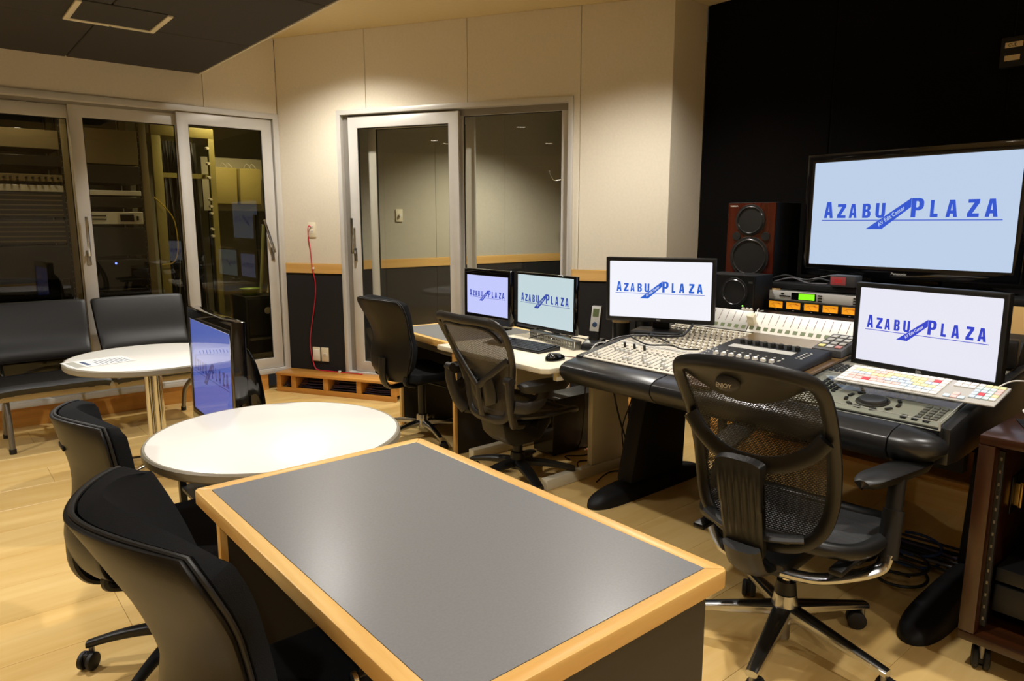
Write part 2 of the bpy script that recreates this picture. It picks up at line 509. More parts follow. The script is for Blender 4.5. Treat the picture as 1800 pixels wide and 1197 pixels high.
# access hatch in the soffit
ht = thing('ceiling_hatch', 'cream framed access hatch in the dark felt ceiling', 'hatch', (0, 0, 0))
for pl_ in ([(0.735, 4.715), (1.195, 4.715), (1.167, 4.687), (0.763, 4.687)], [(0.735, 4.7145), (0.763, 4.6865), (0.763, 4.295), (0.735, 4.295)], [(1.195, 4.7145), (1.167, 4.6865), (1.167, 4.295), (1.195, 4.295)]):
    MB().prism(pl_, ZF - 0.012, ZF - 0.0005, 'z').build('hatch_frame', 'ivory', ht, bevel=0.002)
MB().box(0.765, 1.165, 4.285, 4.685, ZF - 0.006, ZF - 0.0005).build('hatch_panel', 'grey_felt', ht)
MB().lathe([(0, -0.004), (0.006, -0.003), (0.007, 0)], (0.965, 4.70, ZF - 0.012), 10).build('latch', 'steel', ht)

# ------------------------------------------------------------------ wooden steps in front of the back wall
def wooden_step(label, S0, S1, UPS, blab):
    ST = thing('wooden_step', label, 'step', (2.36, 5.80, 0), R(-60))
    MB().box(S0, S1, -0.205, -0.004, 0.142, 0.166).build('tread', 'step_wood', ST, bevel=0.006)
    MB().box(S0, S1, -0.195, -0.175, 0.0, 0.042).build('bottom_rail', 'step_wood', ST, bevel=0.002)
    for c in UPS:
        MB().box(c - 0.022, c + 0.022, -0.195, -0.03, 0.0425, 0.1415).build('upright', 'step_wood', ST, bevel=0.002)
    MB().box(S0, S1, -0.028, -0.004, 0.0, 0.1415).build('back_board', 'gap_dark', ST, smooth=False)
    for a, b in zip(UPS, UPS[1:]):
        a += 0.03; b -= 0.03
        mb = MB()
        for q in range(7):
            z = 0.052 + 0.011 * q + random.uniform(-0.004, 0.004); yy = -0.16 + 0.017 * q
            mb.tube(spline([(a, yy, z), ((a + b) / 2, yy - random.uniform(0, 0.012), z + random.uniform(-0.012, 0.01)), (b, yy, z + random.uniform(-0.006, 0.01))], 5), 0.0045, 6)
        c = mb.build('cable_bundle', 'violet_cable')
        c.location = ST.location; c.rotation_euler = ST.rotation_euler
        tag(c, blab, 'cables', blab + 's')
wooden_step('long honey wood step with cable slots below the booth door', 0.0, 1.14, [0.022, 0.171, 0.485, 0.800, 1.115], 'dark violet cable bundle lying in a slot of the long step')
wooden_step('short honey wood step with cable slots behind the white desk', 2.10, 3.06, [2.125, 2.40, 2.72, 3.035], 'dark violet cable bundle lying in a slot of the short step')

# ------------------------------------------------------------------ sliding doors
def leaf(par, x0, x1, z0, z1, d, m='pane_clear', st=0.083, th=0.034, top=0.088, bot=0.088):
    f = MB().frame(x0, x1, z0, z1, st, st, top, bot, d, d + th).build('leaf_frame', 'alu', par, bevel=0.003)
    g = MB().box(x0 + st - 0.004, x1 - st + 0.004, d + th * 0.4, d + th * 0.6, z0 + bot - 0.004, z1 - top + 0.004).build('pane', m, f, smooth=False)
    MB().frame(x0 + st - 0.002, x1 - st + 0.002, z0 + bot - 0.002, z1 - top + 0.002, 0.006, 0.006, 0.006, 0.006, d + th * 0.25, d + th * 0.75).build('gasket', 'rubber', f, smooth=False)
    return f
def lever(par, x, z, d, tilt=0.0):
    """pull lever on a back plate"""
    p = MB().box(x - 0.014, x + 0.014, d - 0.006, d, z - 0.16, z - 0.055).build('lock_plate', 'steel', par, bevel=0.002)
    T = Matrix.Translation((x, d - 0.02, z - 0.085)) @ Matrix.Rotation(tilt, 4, 'Y')
    MB(T).box(-0.010, 0.010, -0.034, -0.018, -0.01, 0.27).box(-0.010, 0.010, -0.03, 0.014, -0.012, 0.012).build('lever', 'polished', par, bevel=0.003)

D1 = struct('door_1', 'aluminium framed glass sliding doors of the machine room', 'door', (0, 5.80, 0), 0)
MB().frame(-0.90, 2.360, ZS, ZT, 0.05, 0.045, 0.042, 0.012, -0.012, 0.17).build('door_frame', 'alu', D1, bevel=0.002)
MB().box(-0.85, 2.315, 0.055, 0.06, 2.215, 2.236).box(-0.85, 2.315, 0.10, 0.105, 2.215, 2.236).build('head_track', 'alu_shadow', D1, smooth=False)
lc = leaf(D1, 1.582, 2.306, 0.180, 2.230, 0.010, 'pane_smoke'); lever(lc, 2.262, 1.255, 0.010, -0.28)
lb = leaf(D1, 0.890, 1.665, 0.180, 2.222, 0.060, 'pane_smoke'); lever(lb, 0.932, 1.262, 0.060)
la = leaf(D1, -0.02, 0.968, 0.180, 2.214, 0.110, 'pane_smoke')
l0 = leaf(D1, -0.86, 0.06, 0.180, 2.222, 0.060, 'pane_smoke')
MB().box(-0.9, 2.36, -0.016, 0.02, ZS - 0.03, ZS + 0.002).build('sill', 'alu', D1, bevel=0.002)

D2 = struct('door_2', 'aluminium framed glass sliding door of the recording booth', 'door', (2.36, 5.80, 0), R(-60))
MB().frame(0.565, 2.503, ZS, ZT, 0.036, 0.036, 0.036, 0.012, -0.014, 0.26).build('door_frame', 'alu', D2, bevel=0.002)
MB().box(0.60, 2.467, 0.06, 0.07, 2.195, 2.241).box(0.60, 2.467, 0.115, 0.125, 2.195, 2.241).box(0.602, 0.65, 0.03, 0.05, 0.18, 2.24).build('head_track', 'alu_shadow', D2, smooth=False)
l1 = leaf(D2, 0.655, 1.612, 0.180, 2.226, 0.012, 'pane_clear'); lever(l1, 0.690, 1.255, 0.012)
l2 = leaf(D2, 1.555, 2.466, 0.180, 2.224, 0.074, 'pane_clear', st=0.070, top=0.03, bot=0.06)
# second pair of leaves on the booth side of the same doorway
l3 = leaf(D2, 0.72, 1.66, 0.180, 2.21, 0.20, 'pane_clear', st=0.070, top=0.06)
MB().box(0.56, 2.51, -0.016, 0.27, ZS - 0.02, ZS + 0.006).build('sill', 'alu', D2, bevel=0.002)
# ------------------------------------------------------------------ recording booth behind the oblique wall
BT = struct('wall_booth', 'cream and charcoal panelled walls inside the recording booth', 'wall')
YB = 5.74
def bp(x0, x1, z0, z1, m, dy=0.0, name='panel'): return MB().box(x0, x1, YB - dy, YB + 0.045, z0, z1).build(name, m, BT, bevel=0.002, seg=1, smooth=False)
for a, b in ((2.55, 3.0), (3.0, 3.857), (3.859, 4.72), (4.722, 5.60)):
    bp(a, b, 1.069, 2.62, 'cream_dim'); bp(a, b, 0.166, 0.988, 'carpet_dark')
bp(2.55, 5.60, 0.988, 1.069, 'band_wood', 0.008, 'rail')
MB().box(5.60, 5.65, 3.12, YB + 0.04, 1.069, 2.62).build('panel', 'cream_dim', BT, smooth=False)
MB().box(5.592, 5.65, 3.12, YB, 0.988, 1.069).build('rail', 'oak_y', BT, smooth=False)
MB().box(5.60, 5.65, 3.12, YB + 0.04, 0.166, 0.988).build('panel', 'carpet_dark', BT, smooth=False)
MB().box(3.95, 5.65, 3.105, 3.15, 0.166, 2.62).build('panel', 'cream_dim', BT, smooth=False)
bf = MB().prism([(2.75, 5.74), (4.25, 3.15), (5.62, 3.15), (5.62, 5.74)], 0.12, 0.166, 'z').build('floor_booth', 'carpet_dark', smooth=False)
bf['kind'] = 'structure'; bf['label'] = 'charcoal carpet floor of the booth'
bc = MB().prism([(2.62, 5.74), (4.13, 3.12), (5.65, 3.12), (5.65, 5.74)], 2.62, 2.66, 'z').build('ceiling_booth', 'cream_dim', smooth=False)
bc['kind'] = 'structure'; bc['label'] = 'pale ceiling of the booth'
sw = thing('volume_switch', 'ivory wall plate with round knob inside the booth', 'switch', (3.445, YB, 1.47))
MB().box(-0.037, 0.037, -0.010, -0.0005, -0.058, 0.058).build('plate', 'ivory', sw, bevel=0.004)
MB().lathe([(0.0, -0.034), (0.013, -0.032), (0.015, -0.010)], (0, 0, 0), 16, 'x').build('knob', 'white_plastic', sw).rotation_euler = (0, 0, R(90))
cs = thing('coat_stand', 'slim chrome coat stand with hooks inside the booth', 'coat stand', (4.98, 5.15, 0.166))
MB().cyl((0, 0, 0.02), (0, 0, 1.78), 0.011).build('pole', 'chrome', cs)
for k in range(4):
    a = PI / 4 + k * PI / 2
    MB().tube(spline([(0.01 * math.cos(a), 0.01 * math.sin(a), 1.66), (0.09 * math.cos(a), 0.09 * math.sin(a), 1.66), (0.13 * math.cos(a), 0.13 * math.sin(a), 1.74)], 5), 0.006, 8).lathe([(0, -0.014), (0.012, -0.008), (0.014, 0), (0.012, 0.008), (0, 0.014)], (0.13 * math.cos(a), 0.13 * math.sin(a), 1.75), 12).build('hook', 'chrome', cs)
    MB().tube(spline([(0, 0, 0.10), (0.10 * math.cos(a), 0.10 * math.sin(a), 0.06), (0.20 * math.cos(a), 0.20 * math.sin(a), 0.012)], 5), 0.010, 8).build('foot', 'chrome', cs)
bt = thing('booth_table', 'small wooden table inside the booth under the dado rail', 'table', (4.70, 4.20, 0.166), R(10))
MB().box(-0.45, 0.45, -0.25, 0.25, 0.70, 0.73).build('table_top', 'oak_x', bt, bevel=0.004)
for sx in (-0.40, 0.40):
    for sy in (-0.21, 0.21): MB().box(sx - 0.02, sx + 0.02, sy - 0.02, sy + 0.02, 0, 0.70).build('leg', 'oak_z', bt)

# ------------------------------------------------------------------ machine room behind the left wall
MR = struct('wall_machine_room', 'olive beige walls of the machine room', 'wall')
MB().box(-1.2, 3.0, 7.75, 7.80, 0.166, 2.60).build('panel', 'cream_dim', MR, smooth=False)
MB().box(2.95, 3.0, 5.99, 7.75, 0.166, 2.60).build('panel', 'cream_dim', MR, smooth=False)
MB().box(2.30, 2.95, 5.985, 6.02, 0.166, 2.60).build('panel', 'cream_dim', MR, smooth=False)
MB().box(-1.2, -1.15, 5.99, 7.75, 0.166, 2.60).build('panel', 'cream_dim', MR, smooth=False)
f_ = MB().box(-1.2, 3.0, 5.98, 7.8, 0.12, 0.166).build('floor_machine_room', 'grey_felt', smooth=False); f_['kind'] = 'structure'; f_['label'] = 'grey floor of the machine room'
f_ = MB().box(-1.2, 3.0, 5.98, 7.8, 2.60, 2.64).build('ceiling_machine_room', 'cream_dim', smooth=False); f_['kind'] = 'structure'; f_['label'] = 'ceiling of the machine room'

def rack(x0, x1, units, label, post='rack_beige', y0=6.48, depth=0.75, top=2.28):
    """open equipment rack; units = (z0, z1, kind)"""
    W = x1 - x0
    t = thing('equipment_rack', label, 'rack', (x0, y0, 0.167))
    for px in (0, W - 0.055):
        MB().box(px, px + 0.055, 0, 0.06, 0, top).build('post', post, t, bevel=0.003)
        MB().box(px, px + 0.055, depth - 0.06, depth, 0, top).build('post', post, t, bevel=0.003)
    MB().box(0, W, 0, depth, top, top + 0.04).build('top_panel', post, t, bevel=0.003)
    MB().box(0, W, 0.01, depth, 0.0, 0.05).build('base', 'rack_dark', t)
    MB().box(0.055, 0.070, 0.004, 0.03, 0.05, top).box(W - 0.070, W - 0.055, 0.004, 0.03, 0.05, top).build('mount_rail', 'rack_dark', t)
    MB().box(0.07, W - 0.07, depth - 0.03, depth - 0.01, 0.05, top).build('back_panel', 'rack_dark', t)
    mb = MB()
    z = 0.10
    while z < top - 0.05:
        for px in (0.0625, W - 0.0625): mb.box(px - 0.003, px + 0.003, 0.001, 0.005, z - 0.003, z + 0.003)
        z += 0.0445
    mb.build('screws', 'steel', t, smooth=False, kind='stuff')
    for z0, z1, k in units:
        a, b = 0.072, W - 0.072
        u = MB().box(a, b, -0.006, 0.42, z0, z1 - 0.002).build('rack_unit', {'blank': 'rack_dark', 'beige': 'rack_beige', 'silver': 'silver_unit', 'slots': 'black_plastic', 'blue': 'blue_cable', 'patch': 'rack_beige', 'dark': 'black_plastic', 'deck': 'silver_unit'}[k], t, bevel=0.002, seg=1)
        if k == 'slots':
            mb = MB(); n = max(1, int((z1 - z0) / 0.03))
            for q in range(n): mb.box(a + 0.01, b - 0.015, -0.009, -0.006, z0 + (q + 0.35) * (z1 - z0) / n, z0 + (q + 0.62) * (z1 - z0) / n)
            mb.build('label_strip', 'rack_beige', u, smooth=False)
        if k == 'patch':
            for q in range(12):
                xx = a + (b - a) * (q + 0.5 + (0.4 if q > 5 else 0)) / 12.6
                o = MB().lathe([(0, -0.022), (0.008, -0.022), (0.009, 0)], (xx, -0.006, (z0 + z1) / 2), 8, 'x').build('jack', 'black_plastic', u)
                for v in o.data.vertices:
                    dx, dy = v.co.x - xx, v.co.y + 0.006
                    v.co.x, v.co.y = xx + dy, -0.006 + dx
        if k == 'deck':
            MB().box(a + 0.02, a + 0.12, -0.009, -0.006, z0 + 0.35 * (z1 - z0), z0 + 0.44 * (z1 - z0)).box(a + 0.02, a + 0.12, -0.009, -0.006, z0 + 0.62 * (z1 - z0), z0 + 0.71 * (z1 - z0)).build('disc_slot', 'black_plastic', u)
            MB().box(b - 0.17, b - 0.07, -0.009, -0.006, z0 + 0.22 * (z1 - z0), z0 + 0.78 * (z1 - z0)).build('display', 'black_gloss', u)
            MB().box(b - 0.05, b - 0.035, -0.014, -0.006, z0 + 0.3 * (z1 - z0), z0 + 0.65 * (z1 - z0)).build('button', 'black_plastic', u)
            MB().box(a + 0.003, a + 0.013, -0.010, -0.006, z0 + 0.60 * (z1 - z0), z0 + 0.68 * (z1 - z0)).box(a + 0.003, a + 0.013, -0.010, -0.006, z0 + 0.25 * (z1 - z0), z0 + 0.33 * (z1 - z0)).build('red_light', mat('led_red', (1, 0.03, 0.02), emit=3), u)
        if k == 'dark' and 0.9 < z1 < 1.0:
            MB().lathe([(0, -0.004), (0.008, -0.003), (0.008, 0)], (0, 0, 0), 10, 'x').build('blue_light', mat('led_blue', (0.05, 0.08, 1), emit=14), u, loc=(a + 0.16, -0.006, z1 - 0.03)).rotation_euler = (0, 0, R(90))
    return t

rack(0.32, 0.975, [(1.79, 1.93, 'beige'), (1.66, 1.74, 'dark'), (1.545, 1.60, 'patch'), (1.47, 1.52, 'silver'), (1.28, 1.46, 'slots'), (1.08, 1.26, 'slots'), (0.80, 1.06, 'dark'), (0.50, 0.55, 'beige'), (0.30, 0.46, 'dark')],
     'tall beige equipment rack with patch bay and label strips')
rack(0.985, 1.520, [(1.70, 1.97, 'beige'), (1.55, 1.69, 'blank'), (1.455, 1.495, 'silver'), (1.36, 1.44, 'blank'), (1.225, 1.325, 'deck'), (0.97, 1.20, 'blank'), (0.72, 0.94, 'dark'), (0.60, 0.70, 'dark'), (0.50, 0.58, 'blue')],
     'tall beige equipment rack with silver disc recorder and blue light')
# olive yellow cabinet frame seen edge-on, with rows of white plugs
yr = thing('wiring_rack', 'olive yellow steel cabinet frame with cables and white plugs', 'rack', (1.585, 6.60, 0.167))
for px, py in ((0, 0), (0.46, 0), (0, 0.62), (0.46, 0.62)): MB().box(px, px + 0.075 if px == 0 else px + 0.05, py, py + 0.05, 0, 1.965).build('post', 'rack_olive', yr, bevel=0.004)
MB().box(0, 0.51, 0, 0.05, 1.9655, 2.05).box(0, 0.51, 0.62, 0.67, 1.9655, 2.05).build('top_rail', 'rack_olive', yr, bevel=0.004)
MB().box(0.076, 0.458, 0.02, 0.045, 1.62, 1.66).build('cross_rail', 'rack_olive', yr)
MB().box(0.09, 0.44, 0.30, 0.34, 0.15, 1.95).build('board', 'rack_dark', yr)
for k, z in enumerate((1.88, 1.75, 1.63, 1.44, 1.38, 1.32, 1.18, 1.12)):
    MB().cyl((0.44, -0.004, z), (0.44, -0.05, z), 0.014, 0.012, 10).build('plug', 'white_plastic', yr)
for k in range(12):
    x = 0.10 + 0.026 * k
    MB().tube(spline([(x, 0.25, 1.95), (x + random.uniform(-0.02, 0.02), 0.2, 1.5), (x + random.uniform(-0.04, 0.04), 0.16, 0.9), (x + random.uniform(-0.08, 0.08), 0.12, 0.16)], 5), random.uniform(0.005, 0.010), 6).build('cable', random.choice(['black_cable', 'grey_cable', 'violet_cable', 'black_cable']), yr)
MB().tube(spline([(-0.02, -0.03, 1.45), (0.06, -0.05, 1.36), (0.12, -0.06, 1.24), (0.13, -0.06, 1.02), (0.09, -0.05, 0.90), (0.0, -0.04, 0.88)], 6), 0.005, 6).build('cable', 'yellow_cable', yr, label='yellow cable')
# two yellow bins on the wall of the machine room
for k, x in enumerate((2.20, 2.43)):
    b = thing('wall_bin', 'yellow plastic file bin hanging on the machine room wall', 'bin', (x, 6.95, 1.58), R(0), 'yellow bins in the machine room')
    MB().prism([(0, 0), (0.10, 0.0), (0.13, 0.34), (0.0, 0.34)], 0, 0.205, 'x').build('bin_body', 'bin_yellow', b, bevel=0.012)
    b.rotation_euler = (0, 0, R(0))
    for ch in b.children:
        for v in ch.data.vertices: v.co.y = 0.13 - v.co.y
    for q in (0.07, 0.12): MB().tube(spline([(q, 0.10, 0.335), (q + 0.02, 0.06, 0.385), (q + 0.06, 0.04, 0.33)], 5), 0.004, 6).build('wire_loop', 'white_cable', b)
hb = thing('notice_board', 'pale board carrying the two yellow bins', 'board', (2.12, 7.09, 0.90))
MB().box(0, 0.60, 0, 0.03, 0.62, 1.12).build('board', 'cream_dim', hb, bevel=0.003)
for q in (0.05, 0.50): MB().box(q, q + 0.03, 0.031, 0.06, -0.733, 1.0).build('stand_leg', 'rack_dark', hb)
cb = thing('machine_cabinet', 'low black equipment cabinet with a round dial in the machine room', 'cabinet', (2.12, 6.12, 0.167))
MB().box(0, 0.50, 0.012, 0.40, 0, 0.60).build('body', 'rack_dark', cb, bevel=0.004)
MB().box(0.02, 0.48, 0.0, 0.012, 0.26, 0.58).build('door', 'black_plastic', cb, bevel=0.003)
MB().lathe([(0, -0.012), (0.026, -0.010), (0.030, 0)], (0, 0, 0), 24, 'x').build('dial', 'white_plastic', cb, loc=(0.19, 0.0, 0.47)).rotation_euler = (0, 0, R(90))
MB().box(0.02, 0.48, -0.004, 0.012, 0.215, 0.235).build('ledge', 'steel', cb)
gt = thing('green_tray', 'green and orange plastic tray on the black cabinet', 'tray', (2.22, 6.28, 0.768))
MB().lathe([(0.05, 0), (0.085, 0.055), (0.09, 0.06), (0.082, 0.056), (0.05, 0.006)], (0, 0, 0), 20).build('bowl', mat('tray_green', '#8fae3a', 0.4), gt)
MB().lathe([(0, 0.006), (0.045, 0.006), (0.05, 0.03), (0, 0.035)], (0, 0, 0), 16).build('contents', mat('tray_orange', '#b8622c', 0.5), gt)
for k, (x, y, l, tl) in enumerate(((2.36, 6.40, 0.62, 0.06), (2.42, 6.38, 0.55, 0.14), (2.45, 6.42, 0.5, 0.16))):
    o = MB().cyl((0, 0, 0), (tl, 0, l), 0.014, 0.014, 10).build('plastic_tube', mat('tube_green', '#b8bf8d', 0.35) if k == 0 else 'ivory', loc=(x, y, 0.768))
    tag(o, 'thin pale plastic tube leaning on the black cabinet', 'tube', 'tubes on the cabinet')

# ------------------------------------------------------------------ ceiling downlights (modelled fittings, each with its own lamp)
lens = mat('lamp_lens', (1.0, 0.88, 0.70), emit=14)
def downlight(x, y, z, watts, cone, label, group, color=WARM):
    t = thing('downlight', label, 'downlight', (x, y, z), 0, group)
    MB().lathe([(0.052, -0.001), (0.072, -0.001), (0.074, -0.006), (0.054, -0.008), (0.052, -0.001)], (0, 0, 0), 28).build('trim_ring', 'white_plastic', t)
    MB().lathe([(0, -0.003), (0.052, -0.003), (0.052, -0.0012), (0, -0.0012)], (0, 0, 0), 24).build('lens', lens, t)
    li = D.lights.new('downlight_lamp', 'SPOT'); li.energy = watts; li.color = color
    li.spot_size = R(cone); li.spot_blend = 0.75; li.shadow_soft_size = 0.045
    lo = D.objects.new('lamp', li); COL.objects.link(lo); lo.parent = t; lo.location = (0, 0, -0.03)
for (x, y, z, wt, cn) in LAMPS:
    downlight(x, y, z, wt, cn, 'round recessed downlight in the beige ceiling' if z > 2.6 else 'round recessed downlight in the dark felt ceiling', 'ceiling downlights' if z > 2.6 else 'soffit downlights')
downlight(2.20, 6.35, 2.598, 62, 140, 'added round downlight brightening the racks in the machine room', 'machine room downlights', (1.0, 0.88, 0.55))
downlight(0.55, 6.22, 2.598, 28, 130, 'added round downlight brightening the racks in the machine room', 'machine room downlights', (1.0, 0.85, 0.6))  # added fill lamp, no known fitting; lifts the dim left-hand racks
downlight(4.25, 4.75, 2.618, 190, 130, 'round downlight in the booth ceiling', 'booth downlights', (1.0, 0.95, 0.84))
# ------------------------------------------------------------------ front desk
def oak_desk(name, label, loc, rz, LX, LY, H, ped=True):
    """grey topped desk with oak edging; local x = depth, y = length, open side at x=0"""
    t = thing(name, label, 'desk', loc, rz)
    e, th = 0.036, 0.040
    MB().box(e, LX - e, e, LY - e, H - th, H - 0.0006).build('desk_surface', 'desk_grey', t, smooth=False)
    def strip(poly, m): MB().prism(poly, H - th, H, 'z').build('oak_edge', m, t, bevel=0.004)
    c = 0.014
    strip([(c, 0), (LX - c, 0), (LX - c * 0.3, c * 0.3), (LX - e, e), (e, e), (c * 0.3, c * 0.3)], 'oak_x')
    strip([(c, LY), (LX - c, LY), (LX - c * 0.3, LY - c * 0.3), (LX - e, LY - e), (e, LY - e), (c * 0.3, LY - c * 0.3)], 'oak_x')
    strip([(0, c), (0, LY - c), (c * 0.3, LY - c * 0.3), (e, LY - e), (e, e), (c * 0.3, c * 0.3)], 'oak_y')
    strip([(LX, c), (LX, LY - c), (LX - c * 0.3, LY - c * 0.3), (LX - e, LY - e), (LX - e, e), (LX - c * 0.3, c * 0.3)], 'oak_y')
    for y0 in (0.022, LY - 0.047):
        MB().box(0.065, LX - 0.045, y0, y0 + 0.025, 0.0, H - th - 0.0005).build('side_panel', 'desk_char', t)
        MB().box(0.045, 0.0645, y0, y0 + 0.025, 0.0, H - th - 0.0005).build('panel_edge', 'oak_z', t, bevel=0.001)
    MB().box(LX - 0.11, LX - 0.09, 0.048, LY - 0.048, 0.18, H - th - 0.0005).build('modesty_panel', 'desk_char', t)
    MB().box(0.05, 0.07, 0.048, LY - 0.048, H - th - 0.055, H - th - 0.0005).build('apron', mat('apron_brown', '#5a5040', 0.5), t)
    if ped:
        d = MB().box(0.055, 0.45, 0.06, 0.36, H - th - 0.13, H - th - 0.056).build('drawer', 'desk_char', t, bevel=0.002)
        MB().lathe([(0, -0.026), (0.012, -0.024), (0.014, -0.016), (0.006, -0.010), (0.006, 0)], (0.055, 0.34, H - th - 0.085), 16, 'x').build('drawer_knob', 'chrome', d)
    return t
oak_desk('writing_desk', 'large grey topped desk with oak edging beside the black task chairs', (0.493, 0.742, 0), 0, 0.712, 1.170, 0.70)
oak_desk('corner_desk', 'small grey topped desk with oak edging below the booth door', (2.335, 3.36, 0), R(-5), 0.72, 0.80, 0.70, ped=False)

# ------------------------------------------------------------------ white side desk
wd = thing('white_desk', 'white side desk with pale steel panel legs beside the mixing console', 'desk', (2.195, 2.375, 0))
MB().prism([(0.03, 0), (0.87, 0), (0.87, 0.905), (0, 0.905), (0, 0.03)], 0.692, 0.72, 'z').build('desk_top', 'white_desk', wd, bevel=0.006)
MB().box(0.10, 0.80, 0.02, 0.05, 0.645, 0.6915).box(0.10, 0.80, 0.86, 0.885, 0.645, 0.6915).build('top_rail', 'white_desk', wd, bevel=0.003)
for y in (0.215, 0.862):
    MB().box(0.56, 0.86, y, y + 0.035, 0.0605, 0.6445 if y < 0.5 else 0.645).build('leg_panel', 'cream_panel', wd, bevel=0.004)
    MB().box(0.215, 0.86, y - 0.008, y + 0.043, 0.0, 0.06).build('foot_bar', 'cream_panel', wd, bevel=0.006)
MB().box(0.84, 0.858, 0.26, 0.858, 0.56, 0.64).build('back_rail', 'cream_panel', wd, bevel=0.002)

# ------------------------------------------------------------------ round tables
def round_table(loc, label):
    t = thing('round_table', label, 'table', loc)
    MB().lathe([(0, 0.679), (0.412, 0.6795), (0.4145, 0.678), (0.4145, 0.660), (0, 0.660)], (0, 0, 0), 96).build('table_top', 'white_lam', t)
    MB().lathe([(0.4146, 0.6785), (0.420, 0.679), (0.425, 0.673), (0.425, 0.652), (0.420, 0.646), (0.35, 0.646), (0.35, 0.6595), (0.4146, 0.6595), (0.4146, 0.6785)], (0, 0, 0), 96).build('edge_band', 'taupe_edge', t)
    for k in range(3):
        a = R(40) + k * 2 * PI / 3
        MB().cyl((0.030 * math.cos(a), 0.030 * math.sin(a), 0.03), (0.030 * math.cos(a), 0.030 * math.sin(a), 0.645), 0.021, n=20).build('post', 'chrome', t)
    MB().lathe([(0, 0.645), (0.12, 0.6458), (0.12, 0.638), (0.06, 0.632), (0, 0.632)], (0, 0, 0), 32).build('top_plate', 'steel', t)
    for k in range(4):
        a = R(22) + k * PI / 2; c, s = math.cos(a), math.sin(a)
        MB().tube(spline([(0.03 * c, 0.03 * s, 0.075), (0.12 * c, 0.12 * s, 0.07), (0.24 * c, 0.24 * s, 0.045), (0.31 * c, 0.31 * s, 0.022)], 5), 0.017, 10).build('foot', 'chrome', t)
        MB().lathe([(0.015, 0), (0.017, 0.012), (0.012, 0.02)], (0.305 * c, 0.305 * s, 0.0), 12).build('glide', 'rubber', t)
    return t
round_table((0.892, 2.342, 0), 'white round table touching the oak edged desk')
round_table((0.922, 4.186, 0), 'white round table with a paper sheet in front of the bench')
# paper leaflet
pp = thing('paper_sheet', 'printed paper sheet lying on the white round table', 'paper', (0.66, 4.17, 0.6805), R(100))
MB().box(-0.105, 0.105, -0.148, 0.148, 0, 0.0006).build('sheet', 'paper', pp, smooth=False)
mb = MB()
for k in range(9): mb.box(-0.085, 0.02 + 0.05 * random.random(), -0.125 + 0.018 * k, -0.120 + 0.018 * k, 0.0007, 0.0009)
mb.box(-0.06, 0.06, 0.055, 0.075, 0.0007, 0.0009)
mb.build('print', 'ink', pp, smooth=False)
MB().box(-0.09, 0.09, 0.09, 0.135, 0.0007, 0.0009).build('grey_header', mat('header_grey', '#a9a99f', 0.7), pp, smooth=False)

# ------------------------------------------------------------------ bench against the glass doors
bn = thing('waiting_bench', 'black vinyl two seat waiting bench with steel legs', 'bench', (0.25, 5.0, 0))
for x0 in (0.0, 0.635):
    x1 = x0 + 0.605
    def seat(u, v, x0=x0, x1=x1):
        x = x0 + (x1 - x0) * u; y = 0.0 + 0.50 * v
        z = 0.455 - 0.02 * math.sin(PI * v) - 0.03 * v - 0.012 * (abs(2 * u - 1) ** 8) - 0.035 * max(0, 1 - v / 0.08) ** 2
        return (x, y, z)
    MB().grid(lambda u, v: seat(1 - u, v), 20, 18, thick=lambda u, v: 0.055).build('seat', 'vinyl', bn, bevel=0.012)
    def bk(u, v, x0=x0, x1=x1):
        sk = 0.018 * (1 - v)
        x = x0 + sk + (x1 - x0 - 2 * sk) * u; z = 0.50 + 0.385 * v
        y = 0.535 + 0.13 * v + 0.03 * math.sin(PI * v) * 0 - 0.03 * math.exp(-((v - 0.12) / 0.16) ** 2) + 0.02 * v ** 4
        return (x, y - 0.025 * (2 * u - 1) ** 2 * 0.3, z - 0.008 * abs(2 * u - 1) ** 8)
    MB().grid(bk, 20, 16, thick=lambda u, v: -0.05).build('backrest', 'vinyl', bn, bevel=0.012)
    for xx in (x0 + 0.08, x1 - 0.10):
        MB().tube([(xx, 0.25, 0.375), (xx, 0.55, 0.39), (xx, 0.66, 0.52), (xx, 0.72, 0.70)], 0.010, 8).build('back_bracket', 'black_plastic', bn)
        MB().box(xx - 0.018, xx + 0.018, 0.10, 0.42, 0.364, 0.376).build('seat_bracket', 'black_plastic', bn)
MB().box(0.02, 1.22, 0.20, 0.26, 0.312, 0.364).build('beam', mat('beam_steel', '#a89c84', 0.35, metal=0.5), bn, bevel=0.004)
for xx in (0.06, 1.16):
    MB().tube(spline([(xx, 0.14, 0.02), (xx, 0.17, 0.18), (xx, 0.225, 0.32)], 6), 0.016, 12).build('leg', 'steel', bn)
    MB().tube(spline([(xx, 0.56, 0.02), (xx, 0.48, 0.18), (xx, 0.24, 0.315)], 6), 0.016, 12).build('leg', 'steel', bn)
    for yy in (0.14, 0.56): MB().cyl((xx, yy, 0), (xx, yy, 0.03), 0.019, n=12).build('foot_cap', 'rubber', bn)

# ------------------------------------------------------------------ mixing console, along Y from 0.72 to 2.33
CY0, CY1 = 0.72, 2.33
PROF = [(2.245, 0.735), (2.280, 0.757), (2.36, 0.770), (2.66, 0.822), (3.10, 0.862)]
def zs(x):
    for (a, za), (b, zb) in zip(PROF, PROF[1:]):
        if x <= b: return za + (zb - za) * (x - a) / (b - a)
    return PROF[-1][1]
cn = thing('mixing_console', 'wide grey and black mixing console on two black legs', 'console')
# trim segments of the padded front, rounded at the right-hand end
def front_seg(y0, y1):
    pf = [(2.245, 0.700), (2.243, 0.722), (2.252, 0.742), (2.280, 0.757), (2.358, 0.7695), (2.358, 0.66), (2.30, 0.652), (2.268, 0.672)]
    MB().prism(pf, y0, y1, 'y').build('front_rest', 'console_trim', cn, bevel=0.004)
front_seg(1.795, 2.33); front_seg(0.862, 1.791)
